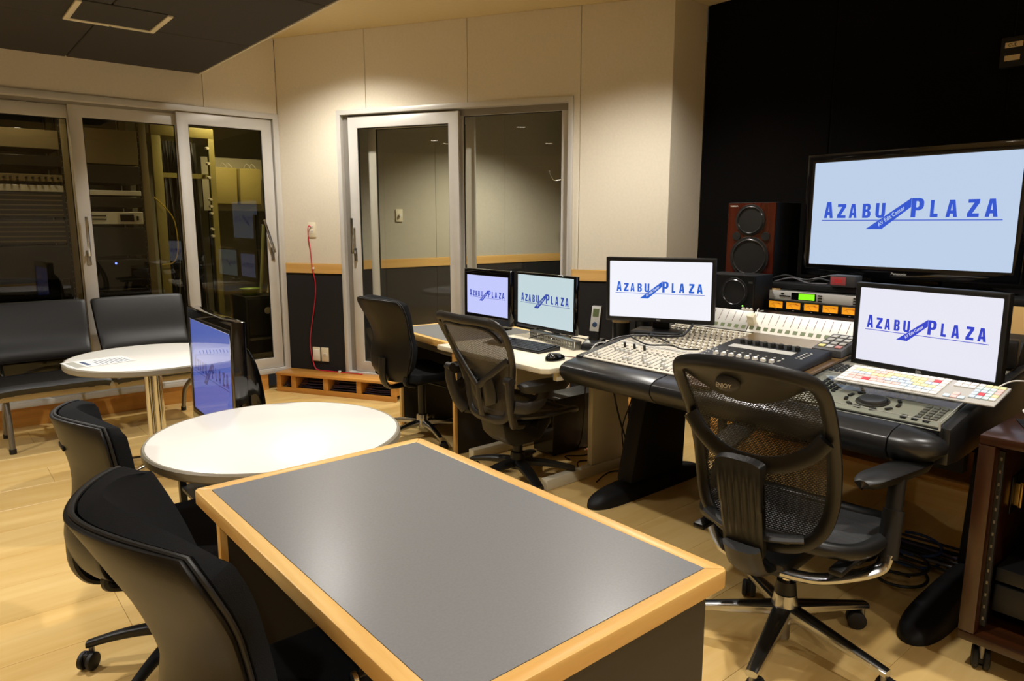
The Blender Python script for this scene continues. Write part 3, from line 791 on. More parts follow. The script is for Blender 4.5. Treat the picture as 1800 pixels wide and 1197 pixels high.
# rounded right front corner
def corner(u, v):
    a = u * PI / 2; pf = [(0.0, 0.652), (0.045, 0.656), (0.082, 0.672), (0.105, 0.700), (0.107, 0.722), (0.098, 0.742), (0.07, 0.757), (0.0, 0.7695)]
    k = v * (len(pf) - 1); i = min(int(k), len(pf) - 2); f = k - i
    r = pf[i][0] + (pf[i + 1][0] - pf[i][0]) * f; z = pf[i][1] + (pf[i + 1][1] - pf[i][1]) * f
    return (2.352 - r * math.cos(a), 0.858 - (0.138 / 0.107) * r * math.sin(a), z)
MB().grid(corner, 10, 14).build('rounded_corner', 'console_trim', cn)
MB().prism([(2.356, 0.662), (2.356, 0.7685), (2.66, 0.8205), (3.098, 0.8605), (3.40, 0.8605), (3.40, 0.70), (2.45, 0.655)], CY0 + 0.035, CY1 - 0.035, 'y').build('body', 'black_matte', cn)
for y0, y1 in ((CY0, CY0 + 0.034), (CY1 - 0.034, CY1)):
    MB().prism([(2.352, 0.662), (2.352, 0.778), (2.66, 0.831), (3.10, 0.871), (3.40, 0.871), (3.40, 0.70), (2.45, 0.655)], y0, y1, 'y').build('side_cheek', 'console_trim', cn, bevel=0.006)
def leg(y, dx=0.0):
    MB().prism([(2.66 + dx, 0.08), (2.80 + dx * 0.8, 0.66), (3.12 + dx * 0.6, 0.66), (3.10 + dx * 0.6, 0.08)], y - 0.05, y + 0.05, 'y').build('leg', 'black_matte', cn, bevel=0.012)
    def ft(u, v):
        x = 2.41 + 0.90 * (0.5 - 0.5 * math.cos(PI * u)); q = abs(2 * (x - 2.41) / 0.90 - 1)
        e = max(0.0, 1 - q ** 6) ** 0.5
        a = PI * v; c, sn = math.cos(a), math.sin(a)
        return (x, y - 0.072 * e * math.copysign(abs(c) ** 0.7, c), (0.09 - 0.03 * q * q) * e ** 0.7 * max(0.0, sn) ** 0.6)
    MB().grid(ft, 40, 14).build('foot', 'black_matte', cn)
leg(2.275); leg(0.80, 0.34)
MB().box(2.95, 3.0, 0.85, 2.225, 0.46, 0.64).build('cross_panel', 'black_matte', cn)
TH1 = math.atan(0.052 / 0.30); TH2 = math.atan(0.040 / 0.44)
T1 = Matrix.Translation((2.36, 0, 0.770)) @ Matrix.Rotation(-TH1, 4, 'Y')
T2 = Matrix.Translation((2.66, 0, 0.822)) @ Matrix.Rotation(-TH2, 4, 'Y')
L1, L2 = 0.302, 0.436
FY0, FY1 = 1.42, 2.293
fp = MB(T1).box(0.002, L1 + 0.004, FY0, FY1, 0.0, 0.006).build('fader_panel', 'console_panel', cn, bevel=0.001)
kp = MB(T2).box(0.006, L2, FY0, FY1, 0.0, 0.006).build('knob_panel', 'console_panel', cn, bevel=0.001)
NCH = 28; PIT = (FY1 - FY0 - 0.03) / NCH
chY = [FY1 - 0.015 - (k + 0.5) * PIT for k in range(NCH)]
mb = MB(T1); mb2 = MB(T1); mb3 = MB(T1); mb4 = MB(T1)
for k, y in enumerate(chY):
    mb.box(0.045, 0.150, y - 0.0015, y + 0.0015, 0.006, 0.0066)
    mb2.box(0.022, 0.030, y - 0.008, y + 0.008, 0.006, 0.0095)
    mb2.box(0.165, 0.172, y - 0.007, y + 0.007, 0.006, 0.0095); mb2.box(0.185, 0.191, y - 0.006, y + 0.006, 0.006, 0.0095)
    mb4.box(0.258, 0.275, y - 0.009, y + 0.009, 0.006, 0.0075)
    mb3.lathe([(0.006, 0.006), (0.006, 0.013), (0.004, 0.014), (0, 0.014)], (0.222, y, 0), 8)
    for q in range(9): mb.box(0.048 + q * 0.0118, 0.049 + q * 0.0118, y + 0.004, y + 0.009, 0.006, 0.0063)
mb.build('fader_slots', 'black_plastic', fp, smooth=False, kind='stuff')
mb2.build('channel_buttons', 'panel_grey', fp, smooth=False, kind='stuff')
mb3.build('channel_knobs', 'white_plastic', fp, kind='stuff')
mb4.build('scribble_strips', 'bridge_grey', fp, smooth=False, kind='stuff')
capm = MB().prism([(-0.012, 0), (0.012, 0), (0.009, 0.011), (0.002, 0.008), (-0.002, 0.008), (-0.009, 0.011)], -0.0055, 0.0055, 'y')
cap = capm.build('fader_cap', 'silver_unit', fp)
pos = [0.06, 0.05, 0.145, 0.145, 0.14, 0.138, 0.06, 0.06, 0.128, 0.09, 0.06, 0.05, 0.115, 0.07, 0.05] + [0.05 + 0.06 * random.random() for _ in range(20)]
fr = T1 @ Vector((0, 0, 0))
for k, y in enumerate(chY):
    p = T1 @ Vector((pos[k], y, 0.0068))
    o = cap if k == 0 else inst(cap, fp, p)
    o.location = p; o.rotation_euler = (0, -TH1, 0)
for k in (2, 4, 6): MB(T1).cyl((0.205, chY[k], 0.006), (0.205, chY[k], 0.030), 0.0065, 0.006, 10).build('tall_knob', 'black_plastic', fp)
mb = MB(T2); mbb = MB(T2); mbc = MB(T2)
for k, y in enumerate(chY):
    for r in range(8):
        x = 0.03 + r * 0.050
        mb.lathe([(0.0075, 0.006), (0.0065, 0.018), (0.005, 0.019), (0, 0.019)], (x, y, 0), 8)
        mbb.box(x - 0.010, x - 0.002, y - 0.013, y - 0.009, 0.006, 0.007); mbc.box(x + 0.013, x + 0.019, y - 0.006, y + 0.006, 0.006, 0.010)
mb.build('knobs', mat('knob_cream', '#cfc8b6', 0.4), kp, kind='stuff'); mbb.build('legends', 'black_plastic', kp, smooth=False, kind='stuff'); mbc.build('small_buttons', mat('button_dark', '#4b463c', 0.5), kp, smooth=False, kind='stuff')

# meter bridge: a grey module and a white module, tilted back
TB = Matrix.Translation((3.105, 0, 0.866)) @ Matrix.Rotation(R(-52), 4, 'Y')
MB().prism([(3.104, 0.8612), (3.178, 0.9535), (3.40, 0.9535), (3.40, 0.8612)], 0.76, CY1 - 0.036, 'y').build('bridge_body', 'black_matte', cn)
def bridge(y0, y1, m, n):
    b = MB(TB).box(0.0, 0.118, y0, y1, 0.0, 0.008).build('meter_bridge', m, cn, bevel=0.0015)
    p = (y1 - y0) / n
    s0 = MB(TB).box(0.050, 0.108, -0.0012, 0.0012, 0.008, 0.0086).build('level_slot', 'slot_red', b, smooth=False)
    d0 = MB(TB).box(0.014, 0.034, -0.011, 0.011, 0.008, 0.0086).build('channel_display', 'lcd_off', b, smooth=False)
    for k in range(n):
        yy = y1 - (k + 0.5) * p
        if k == 0: s0.location = (0, yy, 0); d0.location = (0, yy, 0)
        else: inst(s0, b, (0, yy - 0.004, 0)); inst(d0, b, (0, yy, 0))
bridge(1.892, 2.29, 'bridge_grey', 10); bridge(0.90, 1.886, 'bridge_white', 26)

# right-hand edit section of the console
rp = MB(T1).box(0.002, L1 + 0.004, 0.758, 1.412, 0.0, 0.006).build('edit_panel', 'panel_grey', cn, bevel=0.001)
rp2 = MB(T2).box(0.006, L2, 0.758, 1.412, 0.0, 0.006).build('edit_panel', 'panel_grey', cn, bevel=0.001)
def keyrow(T, par, xs_, ys_, sx, sy, m='black_plastic', h=0.006):
    k0 = MB().box(-sx / 2, sx / 2, -sy / 2, sy / 2, 0, h).build('key', m, par, bevel=0.001, seg=1)
    rot = T.to_euler(); firstk = True
    for x in xs_:
        for y in ys_:
            p = T @ Vector((x, y, 0.006))
            o = k0 if firstk else inst(k0, par, p)
            o.location = p; o.rotation_euler = rot; firstk = False
rng = lambda a, d, n: [a + d * i for i in range(n)]
keyrow(T1, rp, rng(0.05, 0.022, 5), rng(0.785, 0.024, 3), 0.014, 0.017, mat('key_grey', '#5c5b57', 0.5))
keyrow(T1, rp, [0.020, 0.034], rng(0.80, 0.034, 3), 0.009, 0.018, 'black_plastic')
keyrow(T1, rp, rng(0.13, 0.020, 7), rng(1.15, 0.022, 4), 0.012, 0.014, 'black_plastic')
keyrow(T1, rp, [0.19], rng(0.90, 0.028, 8), 0.014, 0.016, 'ivory')
keyrow(T2, rp2, rng(0.03, 0.022, 5), rng(1.17, 0.022, 5), 0.012, 0.014, 'black_plastic')
keyrow(T2, rp2, [0.06, 0.085], rng(0.80, 0.030, 11), 0.014, 0.019, mat('key_olive', '#5b5744', 0.5))
keyrow(T1, rp, [0.245, 0.27], rng(0.80, 0.027, 12), 0.013, 0.018, 'black_plastic')
jc = (0.105, 1.00)
MB(T1).lathe([(0.044, 0.006), (0.044, 0.014), (0.040, 0.020), (0.034, 0.018), (0, 0.0175)], (jc[0], jc[1], 0), 36).build('jog_wheel', mat('jog', '#34353a', 0.3), rp)
MB(T1).lathe([(0.054, 0.006), (0.054, 0.009), (0.046, 0.011), (0.046, 0.006)], (jc[0], jc[1], 0), 36).build('jog_ring', 'black_plastic', rp)
for a in (20, 45, 75, 105, 140, 165, 200, 235, 270, 300, 335):
    MB(T1 @ Matrix.Translation((jc[0] + 0.072 * math.cos(R(a)), jc[1] + 0.085 * math.sin(R(a)), 0)) @ Matrix.Rotation(R(a), 4, 'Z')).box(-0.006, 0.006, -0.012, 0.012, 0.006, 0.012).build('shuttle_key', 'black_plastic', rp, bevel=0.0015)
# ------------------------------------------------------------------ chairs
def caster(par, x, y, h, m='rubber', r=0.028, yaw=0.0):
    T = Matrix.Translation((x, y, 0)) @ Matrix.Rotation(yaw, 4, 'Z')
    o = MB(T)
    for s in (-1, 1):
        o.tube([(0.018, s * 0.007, r), (0.018, s * 0.010, r), (0.018, s * 0.021, r), (0.018, s * 0.024, r)], [r * 0.9, r, r, r * 0.85], 20)
    o.box(0.0, 0.032, -0.007, 0.007, r * 0.6, r * 1.9)
    c = o.build('caster', m, par)
    MB(T).cyl((0, 0, r * 1.2), (0, 0, h), 0.009, n=10).build('caster_stem', 'steel', c)
    return c

def star_base(par, rad, z_hub, z_end, m, ang0, wide=0.045, tip=0.028, arch=0.0, cr=0.028):
    for k in range(5):
        a = R(ang0 + 72 * k)
        T = Matrix.Rotation(a, 4, 'Z')
        def f(u, v, lo=False):
            w_ = wide + (tip - wide) * u
            x = 0.03 + (rad - 0.03) * u
            z = z_hub + (z_end - z_hub) * u + arch * math.sin(PI * u)
            t = 0.040 - 0.018 * u
            q = 2 * PI * v
            cy, cz = math.cos(q), math.sin(q)
            sg = lambda c: math.copysign(abs(c) ** 0.6, c)
            return (x, w_ / 2 * sg(cy), z + t / 2 * sg(cz))
        mb = MB(T)
        nu, nv = 10, 14
        vs = [f(i / nu, j / nv) for i in range(nu + 1) for j in range(nv)]
        fs = [(i * nv + j, i * nv + (j + 1) % nv, (i + 1) * nv + (j + 1) % nv, (i + 1) * nv + j) for i in range(nu) for j in range(nv)]
        fs += [tuple(range(nv - 1, -1, -1)), tuple(nu * nv + j for j in range(nv))]
        mb.mesh(vs, fs)
        mb.build('base_leg', m, par)
        caster(par, (rad - 0.012) * math.cos(a), (rad - 0.012) * math.sin(a), z_end, yaw=a + R(random.uniform(60, 160)), r=cr)
    MB().lathe([(0, z_hub - 0.035), (0.042, z_hub - 0.035), (0.046, z_hub), (0.036, z_hub + 0.055), (0.03, z_hub + 0.06), (0, z_hub + 0.06)], (0, 0, 0), 24).build('base_hub', m, par)

def task_chair(name, label, loc, rz, top, base_m, ang0, seat_z=0.46, wtop=0.49, group=None, curve=0.105, upright=False):
    t = thing(name, label, 'chair', (loc[0], loc[1], 0), rz, group)
    star_base(t, 0.31, 0.11, 0.075, base_m, ang0, arch=0.012)
    MB().cyl((0, 0, 0.16), (0, 0, seat_z - 0.09), 0.026, n=16).build('gas_sleeve', 'black_plastic', t)
    MB().cyl((0, 0, seat_z - 0.12), (0, 0, seat_z - 0.06), 0.016, n=12).build('gas_piston', 'steel', t)
    MB().prism([(-0.12, seat_z - 0.085), (0.10, seat_z - 0.085), (0.14, seat_z - 0.047), (-0.14, seat_z - 0.047)], -0.07, 0.07, 'y').build('mechanism', 'black_plastic', t, bevel=0.008)
    MB().tube(spline([(0.0, -0.06, seat_z - 0.075), (0.02, -0.17, seat_z - 0.08), (0.03, -0.23, seat_z - 0.085)], 5), 0.006, 8).build('height_lever', 'black_plastic', t)
    # seat cushion
    def st(u, v):
        x = -0.22 + 0.47 * u; hw = 0.235 * (1 - 0.14 * max(0, (0.35 - u) / 0.35) ** 2 - 0.05 * u ** 4)
        y = hw * (2 * v - 1)
        z = seat_z + 0.012 - 0.03 * max(0, (u - 0.75) / 0.25) ** 2 + 0.016 * abs(2 * v - 1) ** 2.5 - 0.012 * math.sin(PI * u)
        return (x, y, z)
    MB().grid(st, 18, 16, thick=lambda u, v: -0.052).build('seat', 'fabric', t, bevel=0.014)
    # back: S-shaped profile, edges wrap forward
    z0 = seat_z - 0.03; hh = top - z0
    prof = [(0.0, -0.235), (0.10, -0.262), (0.25, -0.262), (0.45, -0.255), (0.65, -0.285), (0.85, -0.335), (1.0, -0.375)]
    wid = [(0.0, 0.30), (0.12, 0.40), (0.35, 0.44), (0.55, 0.40), (0.80, wtop * 0.97), (0.94, wtop), (1.0, wtop * 0.90)]
    if upright:
        prof = [(0.0, -0.245), (0.08, -0.275), (0.22, -0.290), (0.45, -0.262), (0.65, -0.258), (0.85, -0.278), (1.0, -0.295)]
        wid = [(0.0, 0.34), (0.10, 0.42), (0.35, 0.43), (0.55, 0.41), (0.80, wtop * 0.99), (0.93, wtop), (1.0, wtop * 0.92)]
    def back(u, v, off=0.0):
        s_ = 2 * u - 1
        hw = lerp_table(wid, v) / 2
        z = z0 + hh * (v + 0.0) - 0.025 * hh * max(0, v - 0.8) / 0.2 * abs(s_) ** 3.0 + 0.03 * hh * (1 - v) * abs(s_) ** 3
        x = lerp_table(prof, v) + curve * (0.45 + 0.55 * v) * abs(s_) ** 1.7
        return (x + off, s_ * hw, z)
    MB().grid(lambda u, v: back(u, v, -0.012), 24, 28, thick=lambda u, v: -0.010).build('back_shell', 'black_plastic' if upright else 'shell', t, bevel=0.003)
    th_ = 0.046 if upright else 0.040
    MB().grid(lambda u, v: back(u, 0.004 + 0.998 * v, 0.0005), 26, 30, thick=lambda u, v: th_).build('back_cushion', 'fabric', t, bevel=0.013, seg=3)
    rim = [back(0, k / 20) for k in range(2, 21)] + [back(k / 24, 1) for k in range(1, 24)] + [back(1, k / 20) for k in range(20, 1, -1)]
    MB().tube([(p[0] - 0.008, p[1], p[2]) for p in rim], 0.0045, 8).build('back_rim', 'black_soft', t)
    MB().tube(spline([(-0.10, 0, seat_z - 0.07), (-0.24, 0, seat_z - 0.075), (-0.295, 0, seat_z - 0.01), (-0.293, 0, seat_z + 0.12)], 6), 0.024, 10, flat=(0.6, 1.5)).build('back_bar', 'black_plastic', t)
    MB().tube(spline([(-0.16, -0.15, seat_z - 0.06), (-0.24, -0.17, seat_z - 0.03), (-0.24, -0.17, seat_z + 0.01)], 6), 0.014, 8).build('tilt_bracket', 'black_plastic', t)
    xg = back(0.5, 0.80)[0] - 0.022
    if upright: MB().box(xg - 0.004, xg + 0.003, -0.035, 0.035, z0 + 0.785 * hh, z0 + 0.815 * hh).build('grip_slot', 'rubber', t, bevel=0.003)
    return t
task_chair('task_chair', 'black fabric task chair drawn up to the large oak edged desk', (0.520, 1.215), R(-1), 0.955, 'black_plastic', 100, wtop=0.525, group='black task chairs')
task_chair('task_chair', 'black fabric task chair drawn up to the front round table', (0.545, 2.285), R(0), 0.870, 'black_plastic', 150, seat_z=0.43, wtop=0.435, curve=0.085, upright=True, group='black task chairs')
task_chair('task_chair', 'black task chair with polished star base at the small corner desk', (2.42, 3.80), R(3), 0.955, 'polished', 40, seat_z=0.46, wtop=0.48, curve=0.07)

# ------------------------------------------------------------------ net back chair with crescent lumbar bar
def ergo_chair():
    t = thing('mesh_chair', 'black net office chair with ribbed spine plate and polished base', 'chair', (2.085, 1.070, 0), R(4.5))
    star_base(t, 0.345, 0.135, 0.085, 'polished', 194 - 4.5, wide=0.062, tip=0.036, cr=0.031)
    MB().cyl((0, 0, 0.03), (0, 0, 0.11), 0.022, n=16).build('gas_tip', 'steel', t)
    MB().cyl((0, 0, 0.195), (0, 0, 0.235), 0.036, 0.030, n=20).build('collar', 'black_plastic', t)
    MB().cyl((0, 0, 0.235), (0, 0, 0.33), 0.018, n=16).build('gas_piston', 'chrome', t)
    MB().prism([(-0.20, 0.335), (0.15, 0.335), (0.19, 0.385), (-0.23, 0.395)], -0.085, 0.085, 'y').build('mechanism', 'ergo_black', t, bevel=0.02)
    # seat: padded rim round a net
    SZ = 0.455
    def out(a):
        c, s = math.cos(a), math.sin(a); e = 0.62
        x = 0.27 * math.copysign(abs(c) ** e, c); y = 0.268 * math.copysign(abs(s) ** e, s)
        if x < 0: y *= 1 - 0.16 * (x / 0.27) ** 2
        z = SZ - 0.045 * max(0, (x - 0.10) / 0.17) ** 2 + 0.03 * max(0, (-x - 0.12) / 0.15) ** 2
        return (x + 0.04, y, z)
    ring = [out(2 * PI * k / 48) for k in range(48)]
    MB().tube(ring, 0.024, 10, closed=True, up=(0, 0, 1)).build('seat_rim', 'ergo_black', t)
    def net(u, v):
        a = out(2 * PI * u); r = v
        return (0.04 + (a[0] - 0.04) * r, a[1] * r, a[2] + 0.010 - 0.035 * (1 - r ** 2))
    MB().grid(net, 48, 10, uvfn=lambda u, v: (net(u, v)[0], net(u, v)[1])).build('seat_net', weave('net_seat', '#3c3d3f', 0.0065, 0.26), t)
    MB().box(-0.20, 0.20, -0.24, -0.20, 0.405, 0.425).box(-0.20, 0.20, 0.20, 0.24, 0.405, 0.425).box(-0.06, 0.06, -0.24, 0.24, 0.388, 0.406).build('seat_frame', 'ergo_black', t, bevel=0.006)
    # back: outline in (y, z), x from a curve
    def bx(y, z):
        v = max(0.0, (z - 0.50) / 0.52)
        return -0.235 - 0.19 * v ** 1.25 + 0.05 * math.sin(PI * min(1, max(0, v))) - 0.02 * max(0, 0.2 - v) + 0.42 * y * y
    oy = [(0.0, 0.455), (0.07, 0.460), (0.135, 0.482), (0.182, 0.530), (0.204, 0.61), (0.210, 0.72), (0.213, 0.82), (0.216, 0.91), (0.212, 0.965), (0.188, 0.998), (0.11, 1.016), (0.0, 1.022)]
    half = spline([(y, z, 0) for y, z in oy], 5)
    loop = [(p[0], p[1]) for p in half] + [(-p[0], p[1]) for p in reversed(half[1:-1])]
    MB().tube([(bx(y, z), y, z) for y, z in loop], 0.0185, 10, closed=True, flat=(0.75, 1.15), up=(1, 0, 0)).build('back_frame', 'ergo_black', t)
    hwid = lambda z: max(0.01, max([p[0] + (q[0] - p[0]) * ((z - p[1]) / (q[1] - p[1])) for p, q in zip(half, half[1:]) if (p[1] - z) * (q[1] - z) <= 0 and abs(q[1] - p[1]) > 1e-6] or [0.05]))
    def bnet(u, v):
        z = 0.464 + 0.548 * v; y = (2 * u - 1) * (hwid(z) - 0.004)
        return (bx(y, z), y, z)
    MB().grid(bnet, 20, 28, uvfn=lambda u, v: (bnet(u, v)[1], bnet(u, v)[2])).build('back_net', weave('net_back', '#181818', 0.0095, 0.17), t)
    # solid crescent at the top with its badge
    def crest(u, v):
        s_ = 2 * u - 1; zt = 1.016 - 0.030 * abs(s_) ** 3; zb = 0.905 + 0.085 * s_ * s_
        z = zb + (zt - zb) * v; y = s_ * 0.196
        return (bx(y, z) - 0.012 + 0.006 * math.sin(PI * v), y, z)
    MB().grid(crest, 24, 8, thick=0.008).build('crest_panel', 'ergo_black', t)
    zc, yc = 0.955, 0.040
    xb = bx(yc, zc) - 0.012
    def dome(u, v):
        a = 2 * PI * u; r = math.sin(v * PI / 2)
        return (xb - 0.026 * math.cos(v * PI / 2), yc + 0.038 * r * math.cos(a), zc + (0.034 if math.sin(a) > 0 else 0.020) * r * math.sin(a))
    bd = MB().grid(dome, 28, 8).build('badge', mat('badge_grey', '#46484b', 0.5), t)
    mb = MB(); fit_text(mb, 'ENJOY', -0.024, 0.024, -0.009, 0.007, lambda u, v: (xb - 0.0272 + 0.020 * ((u / 0.042) ** 2 + (v / 0.03) ** 2) * 0.55, yc - u, zc + v), 0.02)
    mb.build('lettering', mat('badge_text', '#ecece6', 0.5), bd, smooth=False)
    # crescent lumbar bar and spine plate
    lum = [(-0.206, 0.825), (-0.165, 0.775), (-0.095, 0.735), (0.0, 0.722), (0.095, 0.735), (0.165, 0.775), (0.206, 0.825)]
    MB().tube(spline([(bx(y, z) - 0.020 - 0.05 * (1 - (y / 0.21) ** 2), y, z) for y, z in lum], 6), 0.020, 10, flat=(0.6, 1.3), up=(1, 0, 0)).build('lumbar_bar', 'ergo_black', t)
    def sp(u, v):
        y = (2 * u - 1) * (0.062 + 0.006 * v); z = 0.43 + 0.315 * v
        return (-0.318 - 0.072 * v - 0.006 * (1 - math.cos(2 * PI * 6 * u)) * 0.5 * min(1, max(0, (0.9 - v) * 8)) * min(1, max(0, (v - 0.2) * 8)), y, z - 0.012 * abs(2 * u - 1) ** 4 * (1 if v > 0.5 else -1))
    MB().grid(sp, 48, 16, thick=0.030).build('spine_plate', 'ergo_black', t, angle=60)
    MB().tube(spline([(-0.17, 0, 0.37), (-0.28, 0, 0.385), (-0.335, 0, 0.47)], 6), 0.040, 12, flat=(0.6, 1.5)).build('spine_arm', 'ergo_black', t)
    MB().tube(spline([(-0.262, -0.15, 0.515), (-0.30, -0.06, 0.505), (-0.30, 0.06, 0.505), (-0.262, 0.15, 0.515)], 6), 0.016, 8, flat=(0.7, 1.4)).build('lower_bar', 'ergo_black', t)
    # arms
    for s in (-1, 1):
        MB().tube(spline([(-0.20, s * 0.06, 0.362), (-0.15, s * 0.15, 0.352), (-0.06, s * 0.235, 0.362), (0.0, s * 0.278, 0.380), (0.018, s * 0.288, 0.425)], 7), [0.020] * 29, 10, flat=(0.75, 1.25)).build('arm_bracket', 'polished', t)
        MB().tube([(0.018, s * 0.288, 0.41), (0.055, s * 0.285, 0.55)], 0.023, 12, flat=(1.0, 1.35)).build('arm_sleeve', 'ergo_black', t)
        MB().tube([(0.050, s * 0.285, 0.53), (0.085, s * 0.280, 0.640)], 0.019, 12, flat=(1.0, 1.3)).build('arm_post', 'black_plastic', t)
        def pad(u, v):
            x = -0.075 + 0.36 * u; hw = 0.047 * (1 - abs(2 * u - 1) ** 5 * 0.55)
            return (x, s * (0.230 + 0.070 * u) + hw * (2 * v - 1), 0.672 - 0.010 * (2 * v - 1) ** 2 - 0.03 * max(0, u - 0.8) * 2 - 0.012 * max(0, 0.2 - u) * 4)
        MB().grid(pad, 18, 8, thick=lambda u, v: -0.030).build('arm_pad', 'ergo_black', t, bevel=0.008)
ergo_chair()

# ------------------------------------------------------------------ curved net chair with Y brace
def aeron_chair():
    t = thing('mesh_chair', 'dark grey net office chair with Y shaped back brace at the white desk', 'chair', (2.39, 2.80, 0), R(0))
    star_base(t, 0.315, 0.115, 0.07, 'black_plastic', 250, wide=0.075, tip=0.052, arch=0.008)
    MB().cyl((0, 0, 0.16), (0, 0, 0.36), 0.027, n=16).build('gas_sleeve', 'black_plastic', t)
    MB().prism([(-0.10, 0.235), (0.08, 0.235), (0.17, 0.33), (0.16, 0.38), (-0.19, 0.39), (-0.17, 0.30)], -0.10, 0.10, 'y').build('mechanism', 'black_plastic', t, bevel=0.02)
    MB().cyl((0.02, -0.09, 0.345), (0.02, -0.15, 0.345), 0.020, n=14).cyl((-0.08, -0.09, 0.35), (-0.08, -0.13, 0.35), 0.016, n=12).build('tension_knob', 'black_plastic', t)
    SZ = 0.425
    def out(a):
        c, s = math.cos(a), math.sin(a); e = 0.66
        x = 0.235 * math.copysign(abs(c) ** e, c); y = 0.258 * math.copysign(abs(s) ** e, s) * (1 - 0.12 * (c < 0) * c * c)
        return (x + 0.05, y, SZ - 0.05 * max(0, (x - 0.08) / 0.16) ** 2 + 0.012 * abs(y / 0.26) ** 2)
    MB().tube([out(2 * PI * k / 40) for k in range(40)], 0.017, 8, closed=True, up=(0, 0, 1)).build('seat_rim', 'graphite', t)
    def net(u, v):
        a = out(2 * PI * u)
        return (0.05 + (a[0] - 0.05) * v, a[1] * v, a[2] - 0.03 * (1 - v * v))
    MB().grid(net, 40, 8, uvfn=lambda u, v: net(u, v)[:2]).build('seat_net', weave('net_aeron_seat', '#1c1b1a', 0.006, 0.25), t)
    def bx(y, z):
        v = max(0.0, (z - 0.40) / 0.53)
        return -0.215 - 0.17 * v ** 1.3 + 0.035 * math.sin(PI * min(1, max(0, v))) + 0.62 * y * y
    oy = [(0.0, 0.400), (0.10, 0.405), (0.150, 0.435), (0.170, 0.50), (0.192, 0.60), (0.228, 0.70), (0.252, 0.79), (0.262, 0.86), (0.252, 0.908), (0.205, 0.932), (0.11, 0.936), (0.0, 0.935)]
    half = spline([(y, z, 0) for y, z in oy], 5)
    loop = [(p[0], p[1]) for p in half] + [(-p[0], p[1]) for p in reversed(half[1:-1])]
    MB().tube([(bx(y, z), y, z) for y, z in loop], 0.020, 10, closed=True, flat=(0.7, 1.15), up=(1, 0, 0)).build('back_frame', 'graphite', t)
    hwid = lambda z: max([p[0] + (q[0] - p[0]) * ((z - p[1]) / (q[1] - p[1])) for p, q in zip(half, half[1:]) if (p[1] - z) * (q[1] - z) <= 0 and abs(q[1] - p[1]) > 1e-6] or [0.05])
    def bnet(u, v):
        z = 0.41 + 0.515 * v; y = (2 * u - 1) * (hwid(z) - 0.004)
        return (bx(y, z), y, z)
    MB().grid(bnet, 20, 28, uvfn=lambda u, v: (bnet(u, v)[1], bnet(u, v)[2])).build('back_net', weave('net_aeron', '#3a3530', 0.0075, 0.25, stagger=False), t)
    # inner lip of the frame
    MB().tube(spline([(bx(y, z) - 0.006, y, z) for y, z in ((-0.225, 0.83), (-0.19, 0.885), (-0.10, 0.905), (0.0, 0.90), (0.10, 0.905), (0.19, 0.885), (0.225, 0.83))], 5), 0.009, 8).build('frame_lip', 'graphite', t)
    # Y brace with lumbar pads
    MB().tube(spline([(bx(0, 0.42) - 0.03, 0, 0.42), (bx(0, 0.50) - 0.045, 0, 0.50), (bx(0, 0.58) - 0.045, 0, 0.585)], 5), 0.017, 8, flat=(0.5, 1.2), up=(1, 0, 0)).build('brace', 'graphite', t)
    for s in (-1, 1):
        MB().tube(spline([(bx(0, 0.575) - 0.045, 0, 0.575), (bx(0.10, 0.64) - 0.03, s * 0.10, 0.65), (bx(0.20, 0.72) - 0.008, s * 0.215, 0.735)], 6), 0.015, 8, flat=(0.5, 1.2), up=(1, 0, 0)).build('brace_arm', 'graphite', t)
        def lp(u, v, s=s):
            y = s * (0.03 + 0.085 * u); z = 0.475 + 0.13 * v + 0.03 * u
            return (bx(y, z) - 0.022 - 0.012 * math.sin(PI * u) * math.sin(PI * v), y, z)
        MB().grid(lp, 8, 10, thick=0.018).build('lumbar_pad', 'black_plastic', t, bevel=0.003)
        # side loops that carry the arms
        MB().tube(spline([(-0.20, s * 0.205, 0.40), (-0.235, s * 0.232, 0.46), (-0.262, s * 0.248, 0.56), (-0.268, s * 0.250, 0.635)], 7), 0.023, 10, flat=(1.2, 0.9)).build('side_arm', 'graphite', t)
        MB().cyl((-0.268, s * 0.225, 0.64), (-0.268, s * 0.272, 0.64), 0.022, n=16).build('pivot_knob', 'graphite', t)
        MB().tube(spline([(-0.20, s * 0.205, 0.40), (-0.12, s * 0.17, 0.375), (-0.05, s * 0.09, 0.36)], 6), 0.018, 10).build('side_strut', 'graphite', t)
        MB().tube(spline([(-0.245, s * 0.262, 0.515), (-0.19, s * 0.295, 0.508), (-0.125, s * 0.312, 0.535), (-0.10, s * 0.314, 0.605)], 7), 0.027, 10, flat=(1.3, 0.8)).build('arm_bracket', 'graphite', t)
        def pad(u, v, s=s):
            x = -0.25 + 0.30 * u; hw = 0.054 * (1 - abs(2 * u - 1) ** 4 * 0.5)
            return (x, s * (0.312 + 0.02 * u) + hw * (2 * v - 1), 0.642 - 0.010 * (2 * v - 1) ** 2 - 0.05 * max(0, u - 0.75) - 0.03 * max(0, 0.2 - u))
        MB().grid(pad, 16, 8, thick=lambda u, v: -0.046).build('arm_pad', 'black_soft', t, bevel=0.014)
aeron_chair()
